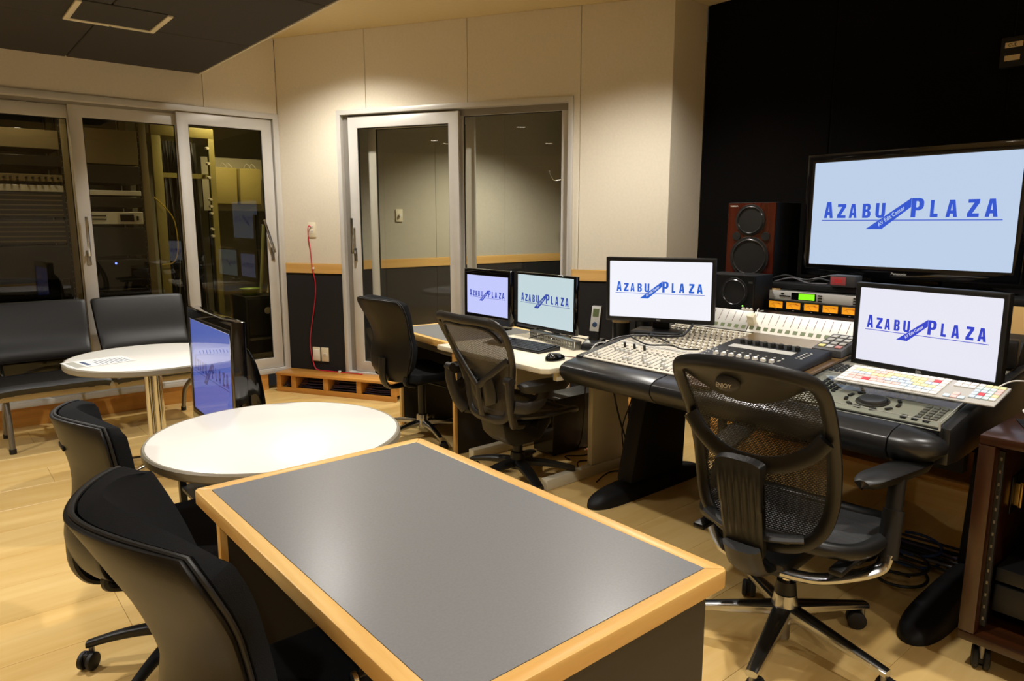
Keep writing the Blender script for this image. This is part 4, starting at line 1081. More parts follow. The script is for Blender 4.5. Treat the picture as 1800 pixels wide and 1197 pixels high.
# ------------------------------------------------------------------ screens
BLUE = lin('#2b4fc4')
def screen_mats(key, col, k, blue):
    a = D.materials.new('screen_' + key); a.use_nodes = True
    b = a.node_tree.nodes['Principled BSDF']; c = lin(col)
    b.inputs['Base Color'].default_value = (0.01, 0.01, 0.012, 1); b.inputs['Roughness'].default_value = 0.25
    b.inputs['Emission Color'].default_value = (*c, 1); b.inputs['Emission Strength'].default_value = k
    a2 = D.materials.new('logo_' + key); a2.use_nodes = True
    b = a2.node_tree.nodes['Principled BSDF']; c = lin(blue)
    b.inputs['Base Color'].default_value = (0.01, 0.01, 0.012, 1); b.inputs['Roughness'].default_value = 0.25
    b.inputs['Emission Color'].default_value = (*c, 1); b.inputs['Emission Strength'].default_value = k
    MATS[a.name] = a; MATS[a2.name] = a2
    return a, a2

# logo boxes as fractions of the underline's length, origin at the underline's left end
def sx(p): return (p - 693) / 982.0
def sy(p): return (475 - p) / 982.0
LETTERS = [('A', 705, 762, 363, 462), ('Z', 788, 842, 378, 462), ('A', 862, 910, 378, 462), ('B', 943, 992, 378, 462), ('U', 1020, 1075, 376, 462),
           ('P', 1218, 1285, 353, 460), ('L', 1320, 1360, 366, 460), ('A', 1400, 1458, 366, 460), ('Z', 1505, 1562, 366, 460), ('A', 1590, 1650, 366, 460)]
GLY = {
 'A': [[(0, 0), (.27, 1), (.73, 1), (1, 0), (.66, 0), (.62, .19), (.38, .19), (.34, 0)], [(.42, .38), (.58, .38), (.5, .78)]],
 'Z': [[(0, 0), (1, 0), (1, .2), (.44, .2), (1, .80), (1, 1), (.03, 1), (.03, .8), (.54, .8), (0, .2)]],
 'B': [[(0, 0), (.68, 0), (.92, .08), (1, .25), (.96, .42), (.80, .52), (.92, .61), (.96, .76), (.88, .93), (.66, 1), (0, 1)],
       [(.38, .17), (.55, .17), (.61, .23), (.61, .36), (.55, .43), (.38, .43)], [(.38, .60), (.53, .60), (.58, .65), (.58, .78), (.53, .83), (.38, .83)]],
 'U': [[(0, 1), (0, .22), (.1, .07), (.32, -.01), (.68, -.01), (.9, .07), (1, .22), (1, 1), (.64, 1), (.64, .24), (.58, .17), (.42, .17), (.36, .24), (.36, 1)]],
 'P': [[(0, 0), (.38, 0), (.38, .36), (.66, .36), (.9, .44), (1, .58), (1, .80), (.9, .94), (.66, 1), (0, 1)], [(.38, .52), (.54, .52), (.62, .58), (.62, .78), (.54, .84), (.38, .84)]],
 'L': [[(0, 0), (1, 0), (1, .2), (.46, .2), (.46, 1), (0, 1)]]}
def block_letter(m, ch, x0, x1, y0, y1, P):
    from mathutils.geometry import tessellate_polygon
    loops = GLY[ch]
    tris = tessellate_polygon([[Vector((a, b, 0)) for a, b in l] for l in loops])
    m.mesh([P(x0 + (x1 - x0) * a, y0 + (y1 - y0) * b) for l in loops for a, b in l], [tuple(t_) for t_ in tris])
def logo(par, T, W, H, mb_mat, paper_mat, width=0.80, cy=0.02, stretch=1.0, eps=0.0006):
    """blue lettering on the screen face; T maps (x=out, y=right, z=up) of the screen's centre"""
    Lw = W * width
    def P(u, v, d=eps): return (d, (u - 0.5) * Lw, v * Lw * stretch + cy * H)
    m = MB(T)
    for ch, x0, x1, y0, y1 in LETTERS:
        block_letter(m, ch, sx(x0), sx(x1), sy(y1), sy(y0), P)
    m.mesh([P(0, -0.0035), P(1, -0.0035), P(1, 0.0015), P(0, 0.0015)], [(0, 1, 2, 3)])
    bn_ = [(970, 528), (1062, 528), (1217, 402), (1217, 350)]
    m.mesh([P(sx(x), sy(y), eps * 1.6) for x, y in bn_], [(0, 1, 2, 3)])
    lo = m.build('logo', mb_mat, par, smooth=False)
    m = MB(T)
    a = math.atan2(sy(352) - sy(528) + 0.0, sx(1217) - sx(970))
    cx, cyy = (sx(1035) + sx(1185)) / 2, (sy(508) + sy(400)) / 2
    fit_text(m, 'AV Edit Center', cx - 0.088, cx + 0.088, cyy - 0.011, cyy + 0.013, lambda u, v: P(u, v, eps * 2.4), 0.01, a)
    m.build('logo_caption', paper_mat, lo, smooth=False)

def display(name, label, cat, c, yaw, tilt, W, H, bez, depth, key, col, k, blue, zbase, body='black_plastic', stand='round', brand=None, brand_m='silver_unit', stretch=1.0, width=0.80, cy=0.02, gloss=False, dx=0.0, group=None, hump=False):
    fd = dx
    """c = centre of the lit area; yaw = direction it faces; bez = (left, right, top, bottom)"""
    t = thing(name, label, cat, (c[0], c[1], zbase), yaw, group)
    zc = c[2] - zbase
    T = Matrix.Translation((0, 0, zc)) @ Matrix.Rotation(-tilt, 4, 'Y')
    l, r, tp, b = bez
    hw, hh = W / 2, H / 2
    # bezel ring in (y, z)
    ho = MB(T).frame(-hw - l, hw + r, -hh - b, hh + tp, l, r, tp, b, -depth, 0.004, 'x').build('bezel', body, t, bevel=0.004)
    MB(T).box(-depth, -depth + 0.01, -hw - 0.002, hw + 0.002, -hh - 0.002, hh + 0.002).build('back_cover', body, t)
    MB(T).box(-depth - 0.035, -depth - 0.0005, -hw * 0.72, hw * 0.72, -hh * 0.7, hh * 0.7).build('back_bulge', body, t, bevel=0.014)
    if hump:
        ar = [(-depth - 0.001, hh * 0.75)] + [(-depth - 0.10 * math.sin(R(a)), hh * 0.75 - (H * 0.85) * (1 - math.cos(R(a)))) for a in range(10, 91, 10)] + [(-depth - 0.10, -hh - b * 0.8), (-depth - 0.001, -hh - b * 0.8)]
        MB(T).prism(ar, -hw * 0.9, hw * 0.9, 'y').build('back_shell', body, t, bevel=0.006)
    sm, lm = screen_mats(key, col, k, blue)
    s = MB(T).box(-0.012, -0.001, -hw - 0.001, hw + 0.001, -hh - 0.001, hh + 0.001).build('screen', sm, t, smooth=False)
    logo(s, T, W, H, lm, sm, width, cy, stretch, eps=0.0002)
    if gloss: MB(T).box(0.0008, 0.0022, -hw - 0.001, hw + 0.001, -hh - 0.001, hh + 0.001).build('front_glass', 'display_glass', t, smooth=False)
    if brand:
        m = MB(T); bw, bh, m_off = brand[1], brand[2], (brand[3] if len(brand) > 3 else 0)
        fit_text(m, brand[0], -bw / 2 + m_off, bw / 2 + m_off, -hh - b * 0.62, -hh - b * 0.62 + bh, lambda u, v: (0.0046, u, v), 0.015)
        m.build('brand_lettering', brand_m, ho, smooth=False)
    xb = -depth - 0.03
    zb_ = zc - hh - b
    if stand == 'round':
        MB().tube([(xb - 0.03, 0, 0.01), (xb - 0.03, 0, max(0.06, zc * 0.8))], 0.030, 12, flat=(0.5, 1.3), up=(1, 0, 0)).build('stand_neck', body, t)
        MB().lathe([(0, 0.014), (0.07, 0.012), (0.092, 0.006), (0.095, 0.0), (0, 0)], (xb - 0.03, 0, 0), 36).build('stand_foot', body, t)
    elif stand == 'dell':
        MB().box(xb - 0.05, xb - 0.012, -0.045, 0.045, 0.012, zc + 0.05).build('stand_neck', body, t, bevel=0.008)
        MB().prism([(xb + fd - 0.07, -0.12), (xb + fd + 0.10, -0.13), (xb + fd + 0.14, -0.10), (xb + fd + 0.14, 0.10), (xb + fd + 0.10, 0.13), (xb + fd - 0.07, 0.12)], 0, 0.016, 'z').build('stand_foot', body, t, bevel=0.006)
    elif stand == 'tv':
        MB().box(xb - 0.03, xb + 0.02, -0.16, 0.16, 0.012, zb_ + 0.06).build('stand_neck', body, t, bevel=0.01)
        MB().prism([(-0.19, -0.34), (0.03, -0.34), (0.06, -0.28), (0.06, 0.28), (0.03, 0.34), (-0.19, 0.34)], 0, 0.016, 'z').build('stand_foot', body, t, bevel=0.006)
    return t

display('television', 'large black wall-side television above the mixing console', 'television', (3.612, 1.397, 1.448), R(178.5), 0, 0.922, 0.519, (0.040, 0.040, 0.042, 0.058), 0.045, 'tv', '#bccfe8', 1.0, '#2f55cc', 1.0915, 'black_gloss', 'tv', ('Panasonic', 0.070, 0.011), width=0.88, cy=-0.063)
display('monitor', 'black widescreen monitor behind the coloured keyboard', 'monitor', (2.805, 0.983, 1.007), R(171.4), R(-0.2), 0.510, 0.287, (0.019, 0.019, 0.019, 0.022), 0.028, 'dell_r', '#e6e6f4', 1.0, '#2c3fc6', 0.8625, 'black_plastic', 'dell', ('DELL', 0.022, 0.008), width=0.88, cy=-0.063, stretch=1.1, dx=-0.12)
display('monitor', 'black widescreen monitor over the left end of the console', 'monitor', (2.827, 2.218, 1.068), R(206.6), R(-3.4), 0.510, 0.287, (0.019, 0.019, 0.019, 0.022), 0.028, 'dell_c', '#f1f2fb', 1.0, '#2460cc', 0.8480, 'black_plastic', 'dell', ('DELL', 0.022, 0.008), width=0.88, cy=-0.063, stretch=1.1)
display('monitor', 'glossy black monitor with lavender screen on the corner desk', 'monitor', (2.83, 3.63, 0.930), R(179.6), R(0.4), 0.440, 0.2475 * 1.04, (0.028, 0.024, 0.042, 0.055), 0.035, 'm1', '#c3c9fb', 1.0, '#2a3fb4', 0.7005, 'black_gloss', 'round', width=0.88, cy=-0.063, stretch=1.08)
display('monitor', 'thin black monitor with pale green screen on the white desk', 'monitor', (2.80, 3.04, 0.942), R(175.8), R(0.2), 0.530, 0.298, (0.010, 0.014, 0.014, 0.022), 0.030, 'm2', '#c3d6da', 1.0, '#2b45a6', 0.7205, 'black_gloss', 'round', width=0.88, cy=-0.063, stretch=1.1)
# display low between the round tables, on its own low stand
tvs = thing('low_stand', 'low black stand under the small television between the round tables', 'stand', (0.99, 3.20, 0))
MB().box(-0.16, 0.20, -0.30, 0.30, 0.38, 0.40).build('stand_top', 'black_plastic', tvs, bevel=0.004)
for sx_ in (-0.14, 0.18):
    for sy_ in (-0.28, 0.28): MB().box(sx_ - 0.015, sx_ + 0.015, sy_ - 0.015, sy_ + 0.015, 0, 0.3795).build('leg', 'black_plastic', tvs)
MB().box(-0.15, 0.19, -0.29, 0.29, 0.14, 0.155).build('shelf', 'black_plastic', tvs)
display('television', 'small black television turned side-on between the round tables', 'television', (0.935, 3.20, 0.737), R(177.5), R(0.9), 0.650, 0.434, (0.030, 0.045, 0.055, 0.060), 0.050, 'small', '#5468bb', 1.0, '#202a78', 0.4005, 'black_gloss', 'tv', width=0.88, cy=-0.063, stretch=1.1, gloss=True, hump=True)

# ------------------------------------------------------------------ cabinet behind the console, with rack units
ca = thing('tv_cabinet', 'light wood cabinet with black top carrying the television', 'cabinet', (3.46, 0.66, 0))
MB().box(0.0, 0.52, 0.0, 1.72, 1.06, 1.09).build('cabinet_top', 'black_matte', ca, bevel=0.003)
for y in (0.0, 0.53, 1.30, 1.70): MB().box(0.0, 0.52, y, y + 0.02, 0.50, 1.0595).build('side_panel', 'plywood', ca)
MB().box(0.50, 0.519, 0.021, 1.699, 0.50, 1.0595).build('back_panel', 'plywood', ca)
MB().box(0.0, 0.018, 0.021, 0.529, 0.52, 1.0595).build('front_panel', 'plywood', ca, bevel=0.002)
MB().box(0.0, 0.018, 1.321, 1.699, 0.52, 1.0595).build('front_panel', 'plywood', ca, bevel=0.002)
MB().box(0.02, 0.49, 0.551, 1.299, 0.86, 0.88).build('shelf', 'plywood', ca)
MB().box(0.0, 0.018, 1.260, 1.299, 1.015, 1.0595).build('front_filler', 'plywood', ca, bevel=0.002)
for y in (0.0, 1.68):
    for x in (0.01, 0.19): MB().box(x, x + 0.04, y, y + 0.04, 0.0, 0.4795).build('leg', 'black_plastic', ca)
MB().box(0.0, 0.52, 0.0, 1.72, 0.48, 0.4998).build('bottom_board', 'black_matte', ca)
# processor with green display
pr = thing('audio_processor', 'silver rack processor with a bright green display', 'processor', (3.385, 1.46, 1.010))
MB().box(0.0, 0.004, -0.01, 0.478, 0.0, 0.047).build('face_plate', 'silver_unit', pr, bevel=0.001)
MB().box(0.004, 0.30, 0.0, 0.455, 0.002, 0.046).build('body', 'steel', pr)
MB().box(-0.002, 0.0, 0.225, 0.355, 0.006, 0.042).build('display_bezel', 'black_gloss', pr)
MB().box(-0.003, -0.0019, 0.232, 0.315, 0.009, 0.039).build('display', mat('lcd_green', '#7ee01e', 0.3, emit=0.9), pr)
MB().box(-0.002, 0.0, 0.36, 0.42, 0.018, 0.024).build('disc_slot', 'black_plastic', pr)
for k in range(3):
    MB().box(-0.003, 0.0, 0.195, 0.215, 0.006 + 0.013 * k, 0.012 + 0.013 * k).build('button', 'black_plastic', pr); MB().box(-0.003, 0.0, 0.02, 0.042, 0.006 + 0.013 * k, 0.012 + 0.013 * k).build('button', 'black_plastic', pr)
MB().box(-0.0025, 0.0, 0.395, 0.412, 0.032, 0.037).build('button', 'black_plastic', pr)
# VU meters
vu = thing('vu_meter_unit', 'black rack unit with a row of amber VU meters', 'meter', (3.365, 1.455, 0.9545))
MB().box(0.0, 0.08, -0.01, 0.492, 0.0, 0.0545).build('body', 'black_plastic', vu, bevel=0.002)
amber = mat('vu_amber', '#e8961c', 0.4, emit=0.75)
for k in range(5):
    yc = 0.430 - 0.095 * k
    fr = MB().frame(yc - 0.041, yc + 0.041, 0.012, 0.052, 0.003, 0.003, 0.003, 0.003, -0.004, 0.0, 'x').build('vu_meter', 'black_gloss', vu)
    MB().box(-0.0012, 0.0, yc - 0.038, yc + 0.038, 0.015, 0.049).build('meter_face', amber, fr, smooth=False)
    pts = [(-0.0018, yc + 0.028 * math.cos(R(a)) * 1.15, 0.018 + 0.022 * math.sin(R(a))) for a in range(35, 150, 12)]
    MB().tube(pts, 0.0006, 4).build('scale_arc', mat('vu_ink', '#5a2408', 0.6), fr)
    MB().tube([(-0.002, yc, 0.016), (-0.002, yc + 0.017, 0.036)], 0.0005, 4).build('needle', 'black_plastic', fr)
    MB().tube([(-0.0019, yc - 0.030, 0.036), (-0.0019, yc - 0.012, 0.041)], 0.001, 4).build('red_zone', mat('vu_red', '#b0301a', 0.6), fr)
    MB().box(-0.0006, 0.0, yc - 0.005, yc + 0.005, 0.005, 0.008).build('legend', 'white_plastic', vu, smooth=False)
# CUE lamp box
cu = thing('cue_lamp', 'small black cue lamp with a red CUE panel on the processor', 'lamp', (3.40, 1.585, 1.0580))
cu.location = (3.44, 1.60, 1.0915)
MB().box(0.0, 0.075, -0.075, 0.05, 0.0, 0.056).build('housing', mat('cue_housing', '#3a3a3d', 0.5), cu, bevel=0.004)
pn = MB().box(-0.003, 0.0, -0.030, 0.044, 0.008, 0.048).build('lens', mat('cue_red', '#8a3a3c', 0.4, emit=0.25), cu, bevel=0.001)
m = MB(); fit_text(m, 'CUE', -0.020, 0.020, 0.019, 0.037, lambda u, v: (-0.0035, 0.007 - u, v), 0.03); m.build('lettering', mat('cue_ink', '#c0181c', 0.5, emit=0.2), pn, smooth=False)

# ------------------------------------------------------------------ loudspeakers
def baffle(r_, holes, x0=-0.006, x1=0.0035):
    """front plate in the y,z plane with round openings"""
    from mathutils.geometry import tessellate_polygon
    loops = [[(r_[0], r_[2]), (r_[1], r_[2]), (r_[1], r_[3]), (r_[0], r_[3])]]
    for (cy_, cz_, rr) in holes: loops.append([(cy_ + rr * math.cos(2 * PI * k / 32), cz_ + rr * math.sin(2 * PI * k / 32)) for k in range(32)])
    tris = tessellate_polygon([[Vector((a, b, 0)) for a, b in l] for l in loops])
    flat_ = [p for l in loops for p in l]; n_ = len(flat_)
    m_ = MB(); fs = [tuple(t_) for t_ in tris] + [tuple(i + n_ for i in reversed(t_)) for t_ in tris]
    o_ = 0
    for l in loops:
        for k in range(len(l)): a, b = o_ + k, o_ + (k + 1) % len(l); fs.append((a, b, b + n_, a + n_))
        o_ += len(l)
    m_.mesh([(x0, a, b) for a, b in flat_] + [(x1, a, b) for a, b in flat_], fs)
    return m_
def driver(par, x, y, z, r, dust, surround=True):
    b = MB().lathe([(r * 1.0, -0.004), (r * 1.10, -0.004), (r * 1.12, 0.0), (r * 1.0, 0.0)], (0, 0, 0), 40, 'x').build('driver_ring', 'speaker_rim', par, loc=(x, y, z))
    MB().lathe([(r, -0.003), (r * 0.93, -0.008), (r * 0.86, -0.002), (r * 0.30, 0.022 + 0.12 * r)], (0, 0, 0), 40, 'x').build('cone', 'speaker_cone', b)
    MB().lathe([(r * 0.32, 0.022 + 0.12 * r), (r * dust, 0.010), (r * dust * 0.7, 0.0), (0, -0.004)], (0, 0, 0), 24, 'x').build('dust_cap', 'speaker_cone', b)
    return b
sp = thing('studio_speaker', 'tall red-brown studio loudspeaker with two round drivers', 'loudspeaker', (3.50, 2.135, 1.0915), R(6))
MB().frame(-0.138, 0.138, 0.0, 0.42, 0.012, 0.012, 0.012, 0.012, 0.004, 0.32, 'x').box(0.308, 0.319, -0.126, 0.126, 0.012, 0.408).build('cabinet', 'black_matte', sp, bevel=0.003)
bf_ = baffle((-0.135, 0.135, 0.003, 0.417), [(0.0, 0.125, 0.101), (0.004, 0.325, 0.077), (-0.088, 0.238, 0.0185), (0.078, 0.238, 0.0185)]).build('baffle', 'speaker_wood', sp)
driver(sp, -0.0065, 0.0, 0.125, 0.100, 0.24)
driver(sp, -0.0065, 0.004, 0.325, 0.076, 0.12)
for y in (-0.088, 0.078):
    MB().lathe([(0.018, -0.0045), (0.023, -0.0045), (0.024, 0.0), (0.018, 0.0)], (0, 0, 0), 20, 'x').build('port', 'speaker_rim', sp, loc=(-0.0065, y, 0.238))
    MB().lathe([(0.0180, 0.0), (0.0175, 0.05), (0, 0.05)], (0, 0, 0), 20, 'x').build('port_tube', 'rubber', sp, loc=(-0.0060, y, 0.238))
m = MB(); fit_text(m, 'YAMAHA', 0.078, 0.125, 0.397, 0.406, lambda u, v: (-0.0068, 0.203 - u, v), 0.02); m.build('lettering', 'white_plastic', bf_, smooth=False)
s2 = thing('near_field_speaker', 'black horizontal near field loudspeaker on the meter bridge', 'loudspeaker', (3.245, 2.095, 0.9545), R(3))
MB().frame(-0.150, 0.150, 0.0, 0.18, 0.010, 0.010, 0.010, 0.010, 0.004, 0.19, 'x').box(0.18, 0.189, -0.14, 0.14, 0.01, 0.17).build('cabinet', 'black_matte', s2, bevel=0.003)
baffle((-0.147, 0.147, 0.003, 0.177), [(-0.040, 0.090, 0.0687), (0.095, 0.090, 0.0303)]).build('baffle', 'black_plastic', s2)
driver(s2, -0.0065, -0.040, 0.090, 0.068, 0.30)
driver(s2, -0.0065, 0.095, 0.090, 0.030, 0.5)
MB().lathe([(0, -0.002), (0.004, -0.002), (0.004, 0)], (0, 0, 0), 10, 'x').build('power_light', mat('led_green', (0.3, 1, 0.1), emit=2), s2, loc=(-0.0065, -0.092, 0.022))
MB().box(-0.007, -0.006, -0.140, -0.118, 0.140, 0.150).build('brand_plate', 'steel', s2)
MB().box(-0.0066, -0.006, 0.06, 0.14, 0.160, 0.168).build('slot', 'rubber', s2)

# ------------------------------------------------------------------ fader controller on a wooden board
br = thing('wooden_board', 'dark brown wooden board laid across the console', 'board', (2.40, 1.27, 0))
zb0 = zs(2.46) + 0.021; zb1 = zs(3.05) + 0.012
TBd = Matrix.Translation((0, 0, zb0)) @ Matrix.Rotation(-math.atan((zb1 - zb0) / 0.59), 4, 'Y')
MB(TBd).box(0.0, 0.63, 0.0, 0.53, 0.0, 0.010).build('board', 'brown_board', br, bevel=0.002)
for (x, y) in ((0.03, 0.02), (0.03, 0.49), (0.58, 0.02), (0.58, 0.49)):
    zt = zb0 + (zb1 - zb0) / 0.59 * x
    MB().box(x - 0.012, x + 0.012, y - 0.012, y + 0.012, zs(2.40 + x) + 0.0068 - (0 if y > 0.2 else 0.0), zt).build('spacer', 'tan', br)
fc = thing('fader_controller', 'black eight fader controller on the wooden board', 'controller', (2.365, 1.30, 0))
TF = Matrix.Translation((0, 0, zb0 + 0.0085)) @ Matrix.Rotation(-R(5.2), 4, 'Y')
MB(TF).prism([(0.0, 0.004), (0.0, 0.018), (0.02, 0.026), (0.40, 0.040), (0.42, 0.034), (0.42, 0.004)], 0.0, 0.43, 'y').build('body', mat('ctrl_black', '#131315', 0.45), fc, bevel=0.005)
TFs = TF @ Matrix.Translation((0.02, 0, 0.0263)) @ Matrix.Rotation(-math.atan(0.014 / 0.38), 4, 'Y')
for k in range(8):
    y = 0.36 - 0.036 * k
    MB(TFs).box(0.085, 0.240, y - 0.002, y + 0.002, 0.0, 0.0008).build('fader_slot', 'rubber', fc, smooth=False)
    MB(TFs).prism([(0.112, 0.0), (0.138, 0.0), (0.134, 0.014), (0.126, 0.010), (0.116, 0.014)], y - 0.006, y + 0.006, 'y').build('fader_cap', 'white_plastic', fc)
    MB(TFs).lathe([(0.011, 0.0), (0.010, 0.016), (0.008, 0.018), (0, 0.018)], (0.325, y, 0), 14).build('rotary_knob', 'black_plastic', fc)
    MB(TFs).box(0.150, 0.158, y - 0.016, y - 0.008, 0.0, 0.002).box(0.160, 0.168, y - 0.016, y - 0.008, 0.0, 0.002).box(0.185, 0.193, y - 0.016, y - 0.008, 0.0, 0.002).build('button', 'bridge_grey', fc)
MB(TFs).box(0.250, 0.295, 0.095, 0.385, 0.0, 0.0012).build('label_strip', 'bridge_grey', fc, smooth=False)
mb = MB(TFs)
for a in range(4):
    for b_ in range(2): mb.box(0.10 + 0.03 * a, 0.106 + 0.03 * a, 0.398 + 0.012 * b_, 0.404 + 0.012 * b_, 0, 0.002)
for a in range(5): mb.box(0.22 + 0.02 * a, 0.228 + 0.02 * a, 0.035, 0.043, 0, 0.002); mb.box(0.22 + 0.02 * a, 0.228 + 0.02 * a, 0.055, 0.063, 0, 0.002)
mb.build('small_buttons', 'bridge_grey', fc, smooth=False, kind='stuff')
rm = thing('transport_remote', 'dark grey remote with coloured square buttons beside the fader controller', 'remote', (2.80, 1.272, 0))
zr = zb0 + 0.010 + (zb1 - zb0) / 0.59 * 0.40 + 0.002
TR_ = Matrix.Translation((0, 0, zr)) @ Matrix.Rotation(-R(6), 4, 'Y')
MB(TR_).prism([(0, 0), (0, 0.030), (0.19, 0.050), (0.19, 0)], 0.0, 0.125, 'y').build('body', mat('remote_grey', '#4a4a4c', 0.5), rm, bevel=0.004)
TRs = TR_ @ Matrix.Translation((0, 0, 0.0302)) @ Matrix.Rotation(-math.atan(0.02 / 0.19), 4, 'Y')
for i in range(4):
    for j in range(3):
        MB(TRs).box(0.02 + 0.04 * i, 0.045 + 0.04 * i, 0.015 + 0.035 * j, 0.040 + 0.035 * j, 0, 0.005).build('button', {(0, 2): mat('btn_yellow', '#d8cf8a', 0.4), (0, 0): mat('btn_red', '#b98079', 0.4)}.get((i, j), 'bridge_grey'), rm, bevel=0.001)

# ------------------------------------------------------------------ acrylic cover and coloured keyboard over the edit section
ac = thing('acrylic_cover', 'clear acrylic cover over the edit keys of the console', 'cover', (0, 0, 0))
TA = T1 @ Matrix.Translation((0, 0, 0.036))
MB(TA).box(-0.030, 0.325, 0.742, 1.235, 0.0, 0.003).build('sheet', 'acrylic', ac, bevel=0.0008)
edge_m = mat('acrylic_edge', '#c9cfcc', 0.2)
MB(TA).box(-0.031, -0.0302, 0.742, 1.235, 0.0, 0.003).box(-0.03, 0.325, 0.7412, 0.7419, 0.0, 0.003).build('polished_edge', edge_m, ac, smooth=False)
MB(TA).box(-0.030, -0.027, 0.742, 1.235, -0.0275, -0.0005).box(-0.026, 0.325, 0.742, 0.745, -0.0275, -0.0005).build('flange', 'acrylic', ac)
MB(TA).box(-0.031, -0.026, 0.7415, 0.7465, -0.0275, -0.0004).box(-0.031, -0.0302, 0.742, 1.235, -0.0275, -0.0255).build('flange_edge', edge_m, ac, smooth=False)

def keyboard(name, label, T, LX, LY, m_body, keys, th=0.016, thin=False):
    t = thing(name, label, 'keyboard')
    MB(T).prism([(0, 0), (0, 0.006), (LX, th), (LX, 0)], 0, LY, 'y').build('body', m_body, t, bevel=0.0025)
    return t
kx, ky0, ky1 = 0.115, 0.655, 1.160
TK = T1 @ Matrix.Translation((0.150, ky0, 0.0395))
LK = ky1 - ky0
kb = keyboard('colour_keyboard', 'white editing keyboard with coloured shortcut keys on the acrylic cover', TK, 0.165, LK, 'bridge_grey', None, 0.010)
TKs = TK @ Matrix.Translation((0, 0, 0.0061)) @ Matrix.Rotation(-math.atan(0.004 / 0.165), 4, 'Y')
KC = {'w': mat('key_white', '#eceae6', 0.4), 'y': mat('key_yellow', '#ece3b0', 0.4), 'p': mat('key_pink', '#e8c6c2', 0.4), 'b': mat('key_blue', '#c8d8e8', 0.4), 'r': mat('key_red', '#d8404a', 0.4), 'c': mat('key_cyan', '#cbe0e0', 0.4)}
rowsK = ['wwwwwpwwwwwwww', 'wyyyppyyyyyyprw', 'wbbbyyybbbyybbw', 'wpppppbbbbyyyw', 'wpprppppbbbbw', 'wwwSwwww']
kw = 0.0215; kmesh = {}
rotK = TKs.to_euler()
def putkey(x, y, wx, wy, c):
    k = (round(wx, 4), round(wy, 4), c)
    p = TKs @ Vector((x, y, 0.0))
    if k not in kmesh:
        kmesh[k] = MB().box(0.0008, wx - 0.0008, 0.0008, wy - 0.0008, 0, 0.005).build('key', KC[c], kb, bevel=0.001, seg=1, smooth=False)
        o = kmesh[k]
    else: o = inst(kmesh[k], kb, p)
    o.location = p; o.rotation_euler = rotK
for r, rr in enumerate(rowsK):
    x = 0.158 - 0.025 * (r + 1); y = LK - 0.008
    wid = 0.330 / (len(rr) if 'S' not in rr else 13)
    for ch in rr:
        wy = wid * (6 if ch == 'S' else 1)
        putkey(x, y - wy, 0.022, wy, 'w' if ch == 'S' else ch); y -= wy
for i in range(3):
    for j in range(2): putkey(0.158 - 0.025 * (j + 1), 0.150 - 0.021 * (i + 1), 0.022, 0.021, 'w')
for i, c in enumerate('bpb'): putkey(0.008, 0.150 - 0.021 * (i + 1), 0.022, 0.021, c)
putkey(0.033, 0.150 - 0.042, 0.022, 0.021, 'p')
for j, rr in enumerate(('wyyy', 'cccp', 'bbcp', 'brcy', 'bbcw')):
    for i, c in enumerate(rr): putkey(0.158 - 0.025 * (j + 1), 0.084 - 0.019 * (i + 1), 0.022, 0.019, c)

# ------------------------------------------------------------------ black keyboard and mouse on the white desk
TK2 = Matrix.Translation((2.440, 2.690, 0.7205)) @ Matrix.Rotation(R(2), 4, 'Z')
k2 = keyboard('black_keyboard', 'black computer keyboard on the white desk', TK2, 0.165, 0.455, 'black_plastic', None, 0.024)
mb = MB(TK2 @ Matrix.Translation((0, 0, 0.0062)) @ Matrix.Rotation(-math.atan(0.018 / 0.165), 4, 'Y'))
for r in range(6):
    x = 0.012 + 0.0235 * r
    for q in range(21):
        if q in (15,): continue
        mb.box(x, x + 0.018, 0.012 + 0.0205 * q, 0.029 + 0.0205 * q, 0.0, 0.006)
mb.build('keys', mat('key_black', '#2a2a2c', 0.4), k2, smooth=False, kind='stuff')
def mouse(label, loc, rz, m, sc=1.0):
    t = thing('computer_mouse', label, 'mouse', loc, rz)
    def f(u, v):
        a = 2 * PI * u; r = math.sin(v * PI / 2)
        return (0.058 * sc * r * math.cos(a), 0.033 * sc * r * math.sin(a) * (1 - 0.15 * math.cos(a)), 0.036 * sc * math.cos(v * PI / 2) ** 0.7 * (1 - 0.12 * math.cos(a) * r))
    MB().grid(f, 28, 10).build('shell', m, t)
    MB().tube([(-0.045 * sc, 0, 0.031 * sc), (-0.030 * sc, 0, 0.038 * sc)], 0.004, 8).build('wheel', 'grey_cable', t)
    return t
mouse('black computer mouse beside the black keyboard', (2.395, 2.515, 0.7205), R(-8), 'black_gloss')
# ------------------------------------------------------------------ wooden rack case on casters
rc = thing('rack_case', 'dark varnished wooden rack case on casters beside the console', 'case', (2.39, 0.04, 0))
CW, CD, Z0, Z1 = 0.615, 0.56, 0.104, 0.773
tw = 0.045
MB().box(0, CD, 0, CW, Z1 - 0.03, Z1).build('top_panel', 'case_wood_y', rc, bevel=0.006)
MB().box(0, CD, 0, CW, Z0, Z0 + 0.03).build('bottom_panel', 'case_wood_y', rc, bevel=0.006)
for y in (0.0, CW - tw):
    MB().box(0, CD, y, y + tw, Z0 + 0.0305, Z1 - 0.0305).build('side_panel', 'case_wood_z', rc, bevel=0.004)
    yy = y - 0.016 if y > 0.3 else y + tw + 0.001
    MB().box(0.04, 0.055, yy, yy + 0.015, Z0 + 0.05, Z1 - 0.05).build('rack_rail', 'rack_dark', rc)
    for k in range(14): MB().box(0.0385, 0.0399, yy + 0.005, yy + 0.010, Z0 + 0.07 + 0.04 * k, Z0 + 0.08 + 0.04 * k).build('rail_hole', 'steel', rc)
MB().box(CD - 0.02, CD - 0.002, tw, CW - tw, Z0 + 0.0305, Z1 - 0.0305).build('back_panel', 'rack_dark', rc)
